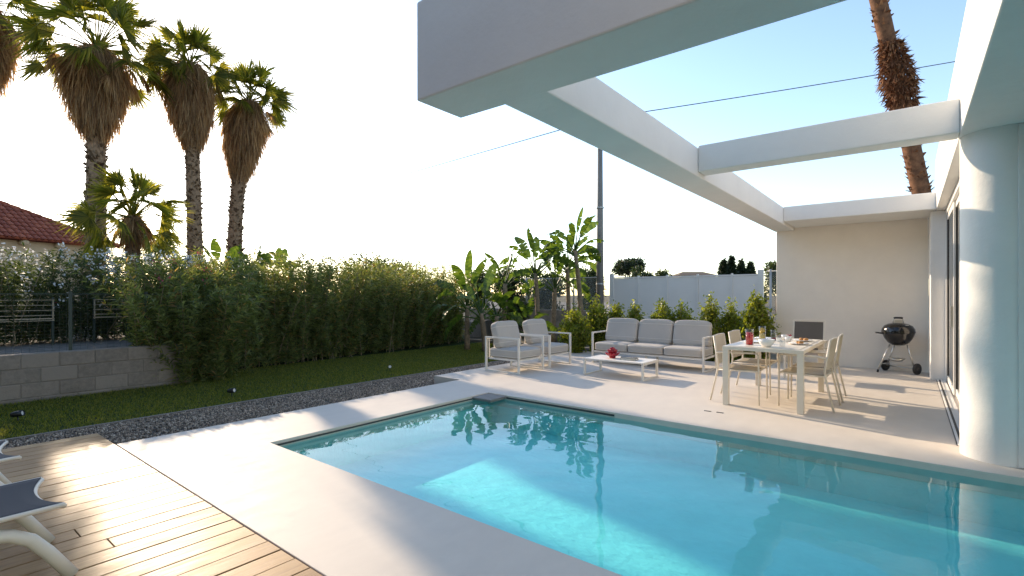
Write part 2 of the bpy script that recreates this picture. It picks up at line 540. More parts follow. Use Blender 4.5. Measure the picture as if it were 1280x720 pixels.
def pillow(sx, sy, sz, e=0.28, ez=0.55, nu=64, nv=24):
    """rounded cushion, full sizes sx, sy, sz, centred on the origin"""
    v = []; f = []
    sg = lambda a, p: math.copysign(abs(a) ** p, a)
    for j in range(nv + 1):
        ph = -PI / 2 + PI * j / nv
        for i in range(nu):
            th = 2 * PI * i / nu
            x = sx / 2 * sg(math.cos(ph), ez) * sg(math.cos(th), e)
            y = sy / 2 * sg(math.cos(ph), ez) * sg(math.sin(th), e)
            z = sz / 2 * sg(math.sin(ph), ez)
            # slight belly and crease
            z *= 1 + 0.05 * math.cos(PI * x / sx) * math.cos(PI * y / sy)
            q_ = Vector((x, y, z))
            k_ = mnoise.noise(q_ * 7.0 + Vector((PSEED[0], 0, 0))) * .007 + mnoise.noise(q_ * 19.0 + Vector((0, PSEED[0], 0))) * .0025
            v.append(q_ + q_.normalized() * k_)
    for j in range(nv):
        for i in range(nu):
            f.append([j * nu + i, j * nu + (i + 1) % nu, (j + 1) * nu + (i + 1) % nu, (j + 1) * nu + i])
    return v, f
def add_pillow(name, size, M4, mat, parent, e=0.25, ez=0.5):
    PSEED[0] += 13.7
    v, f = pillow(*size, e=e, ez=ez)
    mb = MB(); mb.add([M4 @ p for p in v], f, True)
    o = mb.build(name, mat, parent)
    pts = []
    sg = lambda a, p: math.copysign(abs(a) ** p, a)
    for z in (0.30, -0.30):
        ring = []
        for i in range(41):
            th = 2 * PI * i / 40
            k = (1 - (abs(z) * 2) ** (2 / ez)) ** (ez / 2) if ez else 1
            ring.append(M4 @ Vector((size[0] / 2 * sg(math.cos(th), e) * k * 1.0, size[1] / 2 * sg(math.sin(th), e) * k, size[2] * z)))
        pts.append(ring)
    pm = MB()
    for ring in pts:
        pm.tube(ring, 0.006, 5, cap=False)
    pm.build('piping', M['piping'], o)
    return o

G = -0.15                                   # lawn and gravel level; the paving is at 0
# ------------------------------------------------------------------ ground
# one sheet to the horizon, cut as a frame round the pool pit
def keep_ground(i, j):
    return not (i == 1 and j == 1)
o = cells('ground', [-3000, -4.95, 4.4, 3000], [-3000, 2.15, 5.62, 3000], keep_ground, G - 0.30, G - 0.03, M['earth'])
tag(o, kind='structure')
o = cells('lawn_base', [-12.4, -7.55], [-3, 12.2], lambda i, j: True, G - 0.025, G, M['lawn']); tag(o, kind='structure')
o = cells('gravel_base', [-7.50, -6.47, -5.86, -5.84], [-3, 1.37, 5.97, 12.2], lambda i, j: (i == 0) or (j == 1 and i == 1), G - 0.025, G - 0.004, M['gravelbed']); tag(o, kind='structure')
o = cells('lawn_edging', [-7.55, -7.50], [-3, 12.2], lambda i, j: True, G - 0.025, G + 0.02, M['mortar']); tag(o, kind='structure')
# raised land behind the block wall and the hedge
o = cells('raised_ground', [-60, -12.75, -10.22], [-30, 3.5, 60], lambda i, j: (i == 0) or (j == 0), G - 0.026, 0.42, M['path']); tag(o, kind='structure')

# paving: near strip, left strip, pool surround, patio
PX0, PX1, PY0, PY1 = -4.76, 4.2, 2.31, 5.45
xs = [-6.48, -5.85, PX0, 0.35, PX1, 4.6]; ys = [1.385, PY0, PY1, 6.0, 10.95, 11.8]
def keep_pave(i, j):
    if i == 0: return j == 3
    if j <= 2: return not (j == 1 and i in (2, 3))
    if j == 3: return True
    return False
o = cells('paving', xs, ys, keep_pave, G - 0.02, 0.0, M['floor'], bevel=0.006)
tag(o, kind='structure')
o = cells('paving_by_wall', [-2.2, 4.6], [10.95, 11.8], lambda i, j: True, G - 0.02, 0.0, M['floor']); tag(o, kind='structure')
# drains in the paving, dark slots
for x, y in ((-1.91, 6.21), (-1.77, 6.22)):
    m = MB(); m.box(x - .04, x + .04, y - .012, y + .012, 0.0, 0.005)
    o = m.build('floor_drain', M['gasket'])
    tag(o, 'small dark drain slot in the pool paving, the one nearer the %s' % ('sofa' if x < -1.85 else 'dining table'), 'drain', 'drain slots in the paving')

# pool
PD = -0.43
m = MB()
e = 0.02
m.add([(PX0 - e, PY0 - e, PD), (PX1 + e, PY0 - e, PD), (PX1 + e, PY1 + e, PD), (PX0 - e, PY1 + e, PD),
       (PX0 - e, PY0 - e, G - 0.02), (PX1 + e, PY0 - e, G - 0.02), (PX1 + e, PY1 + e, G - 0.02), (PX0 - e, PY1 + e, G - 0.02)],
      [[0, 1, 2, 3], [0, 4, 5, 1], [1, 5, 6, 2], [2, 6, 7, 3], [3, 7, 4, 0]])
shell = m.build('pool_shell', M['liner']); tag(shell, kind='structure')
# water, a sheet with real ripples
nx, ny = 420, 150
gx, gy = np.meshgrid(np.linspace(PX0 + 0.001, PX1 - 0.001, nx), np.linspace(PY0 + 0.001, PY1 - 0.001, ny), indexing='ij')
hz = np.zeros_like(gx)
rw = np.random.default_rng(5)
for k in range(60):
    a = rw.uniform(0, 2 * PI); lam = 0.16 * (8 ** rw.uniform(0, 1)); ph = rw.uniform(0, 2 * PI)
    hz += (lam ** 1.1) * 0.00022 * np.sin(2 * PI / lam * (gx * math.cos(a) + gy * math.sin(a)) + ph)
V = np.stack([gx, gy, -0.062 + hz], -1).reshape(-1, 3)
ii, jj = np.meshgrid(np.arange(nx - 1), np.arange(ny - 1), indexing='ij')
q = (ii * ny + jj).ravel()
water = npmesh('pool_water', V, np.stack([q, q + ny, q + ny + 1, q + 1], 1), M['water'], smooth=True)
tag(water, kind='structure')
# overflow gutters along the left and far pool edge, corner skimmer stone
m = MB(); m.box(PX0 - .001, PX0 + .012, PY0 + .012, PY1 - .35, -.046, -.030); m.box(PX0 + .35, PX0 + 2.0, PY1 - .012, PY1 + .001, -.046, -.024)
o = m.build('overflow_slot', M['gasket']); tag(o, 'dark overflow slot under the coping along the left and far pool edges', 'pool gutter')
m = MB(); m.box(PX0 + .003, PX0 + .34, PY1 - .34, PY1 - .003, -.05, -.012)
o = m.build('skimmer_stone', M['stone_grey'], bevel=.006); tag(o, 'grey stone skimmer lid in the far left corner of the pool', 'skimmer lid')

# deck
deck = thing('wooden_deck', 'brown timber deck of long parallel boards beside the white paving', 'deck')
m = MB()
x = -6.46
rb = random.Random(3)
while x < 3.0:
    y0 = -3.0
    cut = rb.uniform(-1.6, 0.9)
    for a, b in ((y0, cut), (cut + .004, 1.376)):
        m.box(x, x + .144, a, b, -.028, rb.uniform(-.0015, .0015))
    x += .150
m.build('deck_boards', M['deck'], deck, bevel=.003, seg=1)
m = MB()
for y in (-2.5, -1.5, -.5, .5, 1.3):
    m.box(-6.44, 3.0, y - .03, y + .03, G - .03, -.03)
m.box(-6.45, 3.0, 1.366, 1.374, G - .03, -.03); m.box(-6.452, -6.44, -3, 1.36, G - .03, -.03)
m.build('deck_joists', M['bark'], deck)

# ------------------------------------------------------------------ house, back wall, pergola
house = thing('house', 'white rendered modern villa with flat overhanging roof and glass doors', 'house')
m = MB(); m.box(.34, 5.2, -2.2, 10.9, 2.79, 3.63)
m.build('roof', M['plaster'], house, bevel=.012)
m = MB()                                                        # walls
m.box(.27, .55, 10.80, 11.797, 0.0, 2.787)
m.box(.46, 5.0, 10.905, 11.0, 0.0, 2.787)
m.box(4.9, 5.0, 5.80, 10.9, 0.0, 2.787)
m.box(2.6, 4.9, 5.80, 5.95, 0.0, 2.787)
m.build('wall', M['plaster'], house, bevel=.012)
m = MB(); m.lathe([(.27, 0.001), (.27, 2.80)], 48, (.62, 5.985, 0))
m.build('column', M['plaster'], house)
m = MB(); m.box(.60, 4.9, 6.2, 10.9, 0.0, 0.004); m.build('floor', M['floor'], house)
m = MB()
for k in range(60):
    y = 7.0 + k * .06
    m.tube([(1.5 + .04 * math.sin(k * 1.9), y, .02), (1.5 + .05 * math.sin(k * 1.9), y + .01, 2.7)], .035, 6)
m.build('curtain', M['curtain'], house)
# front window beyond the column
fw = MB(); fw.box(.69, .76, 5.715, 5.78, .004, 2.787); fw.box(.76, 2.6, 5.715, 5.78, .004, .06); fw.box(.76, 2.6, 5.715, 5.78, 2.73, 2.787); fw.box(1.62, 1.68, 5.718, 5.777, .06, 2.73)
wf = fw.build('window', M['alu'], house, bevel=.004)
g_ = MB(); g_.box(.76, 1.62, 5.745, 5.752, .06, 2.73); g_.box(1.68, 2.6, 5.745, 5.752, .06, 2.73)
g_.build('pane', M['glass'], wf)
# sliding doors in the facade at x = .46
dt = MB(); dt.box(.352, .46, 6.22, 10.79, .002, .012); dt.box(.36, .372, 6.22, 10.79, .012, .018); dt.box(.395, .41, 6.22, 10.79, .012, .02)
dtr = dt.build('door_track', M['alu'], house)
dg = MB(); dg.box(.373, .394, 6.22, 10.79, .0125, .0145); dg.box(.345, .3515, 6.22, 10.79, .001, .008); dg.build('track_channel', M['gasket'], dtr)
f0 = MB(); f0.box(.46, .54, 10.72, 10.797, .012, 2.785); f0.box(.46, .54, 6.22, 6.30, .012, 2.785); f0.box(.46, .54, 6.30, 10.72, 2.70, 2.785)
f0.build('door_frame', M['alu'], house, bevel=.004)
for k, (a, b, xo) in enumerate(((9.2, 10.71, .475), (7.75, 9.26, .50), (6.31, 7.81, .475))):
    d = MB()
    d.box(xo, xo + .022, a, a + .075, .02, 2.695); d.box(xo, xo + .022, b - .075, b, .02, 2.695)
    d.box(xo, xo + .022, a + .075, b - .075, .02, .11); d.box(xo, xo + .022, a + .075, b - .075, 2.61, 2.695)
    do = d.build('sliding_door', M['alu'], house, bevel=.003)
    gm = MB(); gm.box(xo + .009, xo + .013, a + .075, b - .075, .11, 2.61); gm.build('pane', M['glass'], do)
    for yy in (a + .076, b - .084):
        gk = MB(); gk.box(xo - .002, xo + .024, yy, yy + .008, .11, 2.61); gk.build('gasket', M['gasket'], do)
    gk = MB(); gk.box(xo - .002, xo + .024, b + .0005, b + .009, .02, 2.69); gk.build('gasket', M['gasket'], do)
    if k != 1:
        h = MB(); h.box(xo - .03, xo - .001, a + .025, a + .05, .95, 1.25); h.build('handle', M['steel'], do, bevel=.004)

bw = MB(); bw.box(-2.21, .268, 11.8, 12.02, G - .03, 3.05)
o = bw.build('patio_wall', M['plaster_warm'], bevel=.01)
tag(o, 'tall cream rendered wall closing the far end of the covered patio', 'wall')

perg = thing('pergola', 'white rendered pergola of thick square beams over the patio', 'pergola')
def beam(x0, x1, y0, y1, z0, z1):
    m = MB(); m.box(x0, x1, y0, y1, z0, z1)
    return m.build('beam', M['plaster'], perg, bevel=.012)
beam(-2.57, .338, 2.22, 2.64, 2.69, 3.35)
beam(-2.235, -1.87, 2.641, 11.797, 2.74, 3.065)
beam(-1.869, .338, 5.73, 5.98, 2.79, 3.085)
beam(-1.869, .338, 10.62, 11.795, 2.795, 3.07)

# ------------------------------------------------------------------ block wall and wire fence on the left
bwl = thing('block_wall', 'low grey concrete block retaining wall under the wire fence', 'wall')
m = MB()
rb = random.Random(5)
for r_ in range(4):
    z0 = -.30 + r_ * .213
    y = -4.0 + (r_ % 2) * .21 - .4
    while y < 3.40:
        j = rb.uniform(-.006, .006)
        ye = min(y + .408, 3.45)
        m.box(-10.20 + j, -10.02 + j, y, ye, z0, z0 + .203)
        y += .42
m.build('blocks', M['block'], bwl, bevel=.008)
m = MB(); m.box(-10.19, -10.028, -4.3, 3.44, -.30, .545); m.build('mortar', M['mortar'], bwl)

wf_ = thing('wire_fence', 'dark green wire mesh fence on thin posts along the block wall', 'fence')
FX = -10.35
m = MB()
for k in range(75):
    y = -2 + k * .085
    if y > 3.3: break
    m.bar((FX, y, .43), (FX, y, 1.42), .0022, .0022)
for k in range(20):
    z = .45 + k * .05
    m.bar((FX + .003, -2, z), (FX + .003, 3.3, z), .0022, .0022)
m.bar((FX, -2, 1.42), (FX, 3.3, 1.42), .012, .012)
m.build('wire_mesh', M['wirefence'], wf_)
for y in (-1.2, -.2, .85, 1.87, 2.87):
    m = MB(); m.box(FX - .02, FX + .02, y - .02, y + .02, .42, 1.46); m.build('post', M['wirefence'], wf_)

# pale slatted screen glimpsed through the flowering hedge
scn = thing('slat_screen', 'pale horizontal slat fence glimpsed through the flowering hedge', 'fence')
for y0, y1, k0 in ((.8, 2.15, 0), (2.75, 3.6, 1)):
    m = MB()
    for k in range(k0, 5):
        z = .90 + k * .10
        m.box(-13.22, -13.20, y0, y1, z, z + .011)
    m.box(-13.24, -13.222, y0, y1, .93, .95)
    for y in (y0 + .02, y1 - .02):
        m.box(-13.24, -13.222, y - .01, y + .01, .91, 1.31)
        p_ = MB(); p_.box(-13.28, -13.241, y - .02, y + .02, .42, 1.36); p_.build('post', M['wirefence'], scn)
    m.build('slat_panel', M['ochre'], scn)

# ------------------------------------------------------------------ grass and gravel
n = 115000
P = np.stack([RNG.uniform(-10.9, -7.56, n), RNG.uniform(.2, 12.1, n), np.full(n, G)], 1)
D = unit(np.stack([RNG.normal(0, .35, n), RNG.normal(0, .35, n), np.ones(n)], 1))
V, F = leaf_arrays(P, D, RNG.uniform(.025, .06, n), RNG.uniform(.004, .009, n), .25)
o = npmesh('grass', V, F, M['grass']); tag(o, 'short green lawn grass in the shade of the hedge', 'grass', kind='stuff')
ico = bmesh.new(); bmesh.ops.create_icosphere(ico, subdivisions=1, radius=1)
iv = np.array([v.co[:] for v in ico.verts]); ifc = np.array([[v.index for v in f.verts] for f in ico.faces]); ico.free()
n = 42000
px_ = RNG.uniform(-7.49, -5.86, n); py_ = RNG.uniform(-.2, 12.0, n)
ok = ~(((px_ > -6.47) & (py_ < 1.39)) | ((px_ > -6.5) & (py_ > 5.98)))
px_, py_ = px_[ok], py_[ok]; n = len(px_)
s = RNG.uniform(.005, .014, n)
V = iv[None] * (s[:, None, None] * RNG.uniform(.6, 1.25, (n, 1, 3))) * RNG.uniform(.8, 1.2, (n, len(iv), 1))
V[..., 0] += px_[:, None]; V[..., 1] += py_[:, None]; V[..., 2] += (G + .004 + s * .4)[:, None]
F = (np.arange(n) * len(iv))[:, None, None] + ifc[None]
o = npmesh('gravel', V.reshape(-1, 3), F.reshape(-1, 3), M['pebble']); tag(o, 'grey gravel strip between lawn and paving', 'gravel', kind='stuff')

# ------------------------------------------------------------------ oleander hedges
def blossoms(pts, size, mat, name, parent, rng, k=7):
    n = len(pts) * k
    P = np.repeat(pts, k, 0) + rng.normal(0, size * .9, (n, 3))
    V, F = leaf_arrays(P, rnd_dirs(n, rng), rng.uniform(.7, 1.2, n) * size, size * .8, 0, prof=(.6, 1, .5), rng=rng)
    return npmesh(name, V, F, mat, parent)
def oleander(base_pts, height, spread, zcap, mat, n_stem, per, rng, low=.12, fw=1.0):
    """fountain shrubs: stems from each base point with leaves along them; returns leaf arrays, stem MB, tips"""
    LP = []; LD = []; tips = []; sm = MB()
    for bx, by, bz in base_pts:
        for k in range(n_stem):
            az = rng.uniform(0, 2 * PI)
            ln = abs(rng.normal(0, 1)) * .30 * spread
            ln = min(ln, .62)
            d = Vector((math.cos(az) * ln * fw, math.sin(az) * ln, 1)).normalized()
            p0 = Vector((bx + rng.normal(0, .20), by + rng.normal(0, .24), bz))
            h = height * rng.uniform(.30, 1.04)
            arc = Vector((math.cos(az), math.sin(az), 0)) * rng.uniform(.02, .16) * h
            pts = [p0 + d * h * t + arc * t * t for t in np.linspace(0, 1, 6)]
            top = pts[-1]
            cap = zcap(top.x, top.y) * rng.uniform(.965, 1.0)
            if top.z > cap:
                f = (cap - bz) / (top.z - bz)
                pts = [p0 + (q_ - p0) * f for q_ in pts]
            if rng.random() < .16:
                sm.tube(pts, [.011, .010, .009, .008, .006, .004], 5, cap=False)
            tips.append(pts[-1])
            A = np.array([list(q_) for q_ in pts])
            t = low + (1 - low) * rng.uniform(0, 1, per) ** .9
            idx = np.clip((t * 5).astype(int), 0, 4); fr = (t * 5 - idx)[:, None]
            pos = A[idx] * (1 - fr) + A[idx + 1] * fr
            sd = unit(A[idx + 1] - A[idx])
            o_ = rnd_dirs(per, rng); o_ -= sd * (o_ * sd).sum(1, keepdims=True)
            LD.append(unit(unit(o_) * rng.uniform(.5, 1.2, (per, 1)) + sd * rng.uniform(.3, 1.1, (per, 1))))
            LP.append(pos)
    return np.concatenate(LP), np.concatenate(LD), sm, np.array([list(t) for t in tips])
def hedge(name, label, pts, height, spread, zcap, mat, n_stem, per, seed, leaf=(.10, .17), wid=(.016, .028), low=.12, fw=1.0):
    rng = np.random.default_rng(seed)
    P, D, sm, tips = oleander(pts, height, spread, zcap, mat, n_stem, per, rng, low, fw)
    root = thing(name, label, 'hedge', tuple(pts[len(pts) // 2]))
    off = np.array(pts[len(pts) // 2])
    n = len(P)
    V, F = leaf_arrays(P - off, D, rng.uniform(*leaf, n), rng.uniform(*wid, n), rng.uniform(.05, .4, n), rng=rng)
    npmesh('foliage', V, F, mat, root)
    sm.v = [(a - off[0], b - off[1], c - off[2]) for a, b, c in sm.v]
    sm.build('stems', M['stem'], root)
    return root, tips - off, rng
cap1 = lambda x, y: min(2.42 + .02 * y, max(.6, .405 * (-5.75 - x)))
pts = []
for x, y in ((-10.5, 3.25), (-10.5, 3.5), (-10.12, 3.62), (-10.05, 3.82), (-10.3, 3.7)):
    pts.append((x, y, G))
for k in range(17):
    y = 3.45 + k * .52
    fx = -10.85 - (y - 3.55) * .115
    pts.append((fx, y, G)); pts.append((fx - .75, y + .2, G))
h1, tips, rng = hedge('oleander_hedge', 'long tall green oleander hedge along the far side of the lawn', pts, 2.6, 1.0, cap1, M['oleander'], 56, 140, 21, low=.03)
sel = tips[(tips[:, 2] > 2.15) & (rng.random(len(tips)) < .035)]
near = tips[(tips[:, 1] < -3.0) & (rng.random(len(tips)) < .05)]
blossoms(np.concatenate([sel, near]), .03, M['pink_bloom'], 'blossom', h1, rng, 8)

pts = []
for k in range(11):
    y = .2 + k * .52
    pts.append((-13.75, y, .42)); pts.append((-14.5, y + .25, .42))
cap2 = lambda x, y: 2.34
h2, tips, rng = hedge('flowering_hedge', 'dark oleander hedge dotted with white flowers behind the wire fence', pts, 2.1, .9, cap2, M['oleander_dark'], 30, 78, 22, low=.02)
sel = np.stack([rng.uniform(.72, 1.40, 330), rng.uniform(-3.2, 3.2, 330), 1.92 - np.abs(rng.normal(0, .42, 330))], 1)
sel[:, 1] = np.where(rng.random(330) < .4, np.clip(rng.normal(1.2, .6, 330), -3, 3), sel[:, 1])
blossoms(sel, .046, M['white_bloom'], 'blossom', h2, rng, 7)
sel = tips[(rng.random(len(tips)) < .012)]
blossoms(sel, .04, M['pink_bloom'], 'pink_blossom', h2, rng, 7)

# ------------------------------------------------------------------ palms
def fan(P, D, N, L, rng, nseg=22, spread=2.1, droop=.25):
    """one fan blade; returns kite triangles as quads"""
    D = Vector(D).normalized(); N = Vector(N); S = D.cross(N).normalized(); N = S.cross(D).normalized()
    V = []; F = []
    for i in range(nseg):
        a0 = -spread + 2 * spread * i / nseg; a1 = -spread + 2 * spread * (i + 1) / nseg; am = (a0 + a1) / 2
        ll = L * (1 - .28 * (am / spread) ** 2) * rng.uniform(.88, 1.08)
        dd = lambda a, r, lift: P + (D * math.cos(a) + S * math.sin(a)) * r + N * lift
        r1 = ll * .36
        c = P + D * .01
        pl = dd(a0, r1, .02 * L); pm = dd(am, r1 * 1.04, -.03 * L); pr = dd(a1, r1, .02 * L)
        tip = dd(am + rng.normal(0, .03), ll, -droop * L * rng.uniform(.2, .8)); tip.z -= droop * L * rng.uniform(.2, 1.0)
        b = len(V)
        V += [c, pl, pm, pr, tip]
        F += [[b, b + 1, b + 2, b + 2], [b, b + 2, b + 3, b + 3], [b + 1, b + 4, b + 2, b + 2], [b + 2, b + 4, b + 3, b + 3]]
    return V, F
def tri_mesh(name, V, F, mat, parent):
    T = np.array([f[:3] for f in F])
    return npmesh(name, np.array([list(v) for v in V]), T, mat, parent)
def palm(name, label, base, top, r0, r1, n_live, frond, petiole, skirt, skirt_r, seed, mats=('palmbark', 'boot'), boots=260, bend=0, up=(-.25, 1.25), dead=10, boot_zone=(0, 1), group='fan palms beyond the hedge'):
    rng = np.random.default_rng(seed)
    base = Vector(base); top = Vector(top)
    root = thing(name, label, 'palm tree', tuple(base), 0, group)
    H = top - base
    path = []
    for t in np.linspace(0, 1, 26):
        path.append(H * t + Vector((RV[0], RV[1], 0)) * (bend * math.sin(PI * t)))
    rs = [(r0 * (1 - t) + r1 * t) * (1 + .35 * max(0, 1 - t * 14)) * rng.uniform(.95, 1.05) for t in np.linspace(0, 1, 26)]
    m = MB(); m.tube(path, rs, 14)
    tr = m.build('trunk', M[mats[0]], root)
    # old leaf bases round the trunk
    P = []; D = []
    for k in range(boots):
        t = boot_zone[0] + (boot_zone[1] - boot_zone[0]) * rng.random()
        i = min(int(t * 25), 24); fr = t * 25 - i
        c = path[i].lerp(path[i + 1], fr); r = rs[i] * .96
        a = rng.uniform(0, 2 * PI)
        P.append((c.x + r * math.cos(a), c.y + r * math.sin(a), c.z))
        u = rng.uniform(.3, 1.4)
        D.append((math.cos(a), math.sin(a), u))
    V, F = leaf_arrays(np.array(P), unit(np.array(D)), rng.uniform(.07, .17, boots) * r0 / .3, rng.uniform(.06, .13, boots) * r0 / .3, 0, N=np.array([[0, 0, 1.]] * boots) + rng.normal(0, .3, (boots, 3)), prof=(1, .8, .35), rng=rng)
    npmesh('leaf_bases', V, F, M[mats[1]], tr)
    c0 = H + Vector((0, 0, 0))
    # live fronds
    V = []; F = []; pet = MB()
    for k in range(n_live):
        az = k * 2.39996 + rng.uniform(-.3, .3)
        el = up[1] - (up[1] - up[0]) * (k / max(1, n_live - 1)) + rng.normal(0, .1)
        d = Vector((math.cos(az) * math.cos(el), math.sin(az) * math.cos(el), math.sin(el)))
        L = petiole * rng.uniform(.85, 1.15)
        p1 = c0 + d * L * .5 + Vector((0, 0, .0)); p2 = c0 + d * L - Vector((0, 0, .10 * L * math.cos(el)))
        pet.tube([c0, p1, p2], [.028, .018, .012], 5, cap=False)
        dd = (p2 - p1).normalized(); dd = (dd + Vector((0, 0, -.22))).normalized()
        n_ = Vector((0, 0, .55)) + Vector(tuple(rng.normal(0, .75, 3)))
        v, f = fan(p2, dd, n_, frond * rng.uniform(.85, 1.15), rng, 30, 1.55, .25)
        b = len(V); V += v; F += [[i + b for i in q_] for q_ in f]
    cr = tri_mesh('crown', V, F, M['frond'], root)
    pet.build('petiole', M['frond'], cr)
    # skirt of dead fronds
    if skirt > 0:
        n = int(6500 * skirt / 3)
        t = rng.uniform(0, 1, n)
        a = rng.uniform(0, 2 * PI, n)
        prof = np.interp(t, [0, .12, .35, .7, .9, 1.0], [.35, .75, 1.0, .82, .58, .42]) * skirt_r * (1 + .10 * np.sin(a * 3 + seed) + .06 * np.sin(a * 7))
        rr = prof * np.sqrt(rng.uniform(.25, 1, n))
        tt = 1 - t * skirt / H.length
        cx = np.interp(tt, np.linspace(0, 1, 26), [q_.x for q_ in path]); cyy = np.interp(tt, np.linspace(0, 1, 26), [q_.y for q_ in path])
        z = H.z - t * skirt * (1 + rng.normal(0, .015, n))
        P = np.stack([cx + rr * np.cos(a), cyy + rr * np.sin(a), z + .12], 1)
        out = np.interp(t, [0, .3, .8, 1], [.55, .22, -.05, -.15])[:, None]
        D = unit(np.stack([np.cos(a), np.sin(a), np.zeros(n)], 1) * out + np.array([[0, 0, -1.]]) + rng.normal(0, .13, (n, 3)))
        V, F = leaf_arrays(P, D, rng.uniform(.35, .95, n), rng.uniform(.014, .034, n), 0, prof=(.8, 1, .15), rng=rng)
        sk_ = npmesh('dead_frond_skirt', V, F, M['thatch'], root)
        V = []; F = []
        for k in range(dead):
            az = rng.uniform(0, 2 * PI); el = rng.uniform(-.95, -.25)
            d = Vector((math.cos(az) * math.cos(el), math.sin(az) * math.cos(el), math.sin(el)))
            p2 = c0 + Vector((0, 0, -.15)) + d * skirt_r * rng.uniform(.95, 1.35)
            v, f = fan(p2, d + Vector((0, 0, -1.1)), d + Vector(tuple(rng.normal(0, .3, 3))), frond * .8, rng, 16, 1.0, .3)
            b = len(V); V += v; F += [[i + b for i in q_] for q_ in f]
        if dead:
            tri_mesh('dead_frond', V, F, M['thatch'], sk_)
    return root
def gp(x, d, z=.42):
    p = at(x, 369, d); return (p.x, p.y, z)
palm('fan_palm', 'tallest shaggy fan palm with the widest skirt, in front of the tiled roof', gp(119, 17), at(121, 62, 17), .31, .24, 42, 1.05, 1.4, 2.75, .92, 31, boots=1100, dead=26, up=(-.45, 1.35))
palm('fan_palm', 'shaggy fan palm second from the hedge end, straight ringed trunk', gp(246, 19), at(238, 82, 19), .27, .21, 32, 1.0, .9, 2.85, .82, 32, boots=1100, dead=14, up=(-.35, 1.4))
palm('fan_palm', 'shorter shaggy fan palm with slightly curved trunk, rightmost of the three in a row', gp(294, 21), at(312, 128, 21), .31, .23, 34, 1.0, 1.0, 2.95, .78, 33, boots=1100, bend=-.25, dead=11, up=(-.35, 1.4))
palm('fan_palm', 'fan palm at the very edge of the photo with only its skirt showing', gp(-22, 17), at(-22, 8, 17), .32, .24, 22, 1.1, 1.1, 2.7, .85, 34, boots=150, dead=8)
palm('small_fan_palm', 'young low fan palm with bright green fronds beside the tall palm trunk', gp(166, 15.5), at(166, 272, 15.5), .22, .18, 38, .88, .95, .55, .24, 35, boots=260, up=(-.8, 1.4), dead=5)
palm('leaning_palm', 'leaning palm trunk with reddish bark rising behind the patio wall', (at(1198, 369, 11).x, at(1198, 369, 11).y, G), at(1058, -170, 11.2), .195, .15, 24, 1.1, 1.0, 0, 0, 36, mats=('palmbark_red', 'boot_red'), boots=700, bend=.04, boot_zone=(.05, .97), group=None)
bpy.data.objects['leaning_palm']['label'] = 'leaning palm trunk with reddish bark rising behind the patio wall'

# shaggy sleeve of old leaf bases high on the leaning palm
lp = bpy.data.objects['leaning_palm']
rng = np.random.default_rng(77)
n = 1900
tz = rng.uniform(0, 1, n)
cx = np.array([list(at(1130 - 17 * t, 134 - 80 * t, 11.1)) for t in tz]) - np.array(lp.location)
a = rng.uniform(0, 2 * PI, n); rr = .145 + (.04 + .11 * np.clip(np.sin(PI * tz * 1.15 + .1), 0, 1)) * rng.uniform(.1, 1.1, n)
P = cx + np.stack([rr * np.cos(a), rr * np.sin(a), np.zeros(n)], 1)
D = unit(np.stack([np.cos(a) * .6, np.sin(a) * .6, rng.uniform(-1.2, .6, n)], 1))
V, F = leaf_arrays(P, D, rng.uniform(.06, .20, n), rng.uniform(.012, .05, n), .2, prof=(.9, 1, .2), rng=rng)
npmesh('fibre_sleeve', V, F, M['boot_red'], lp)

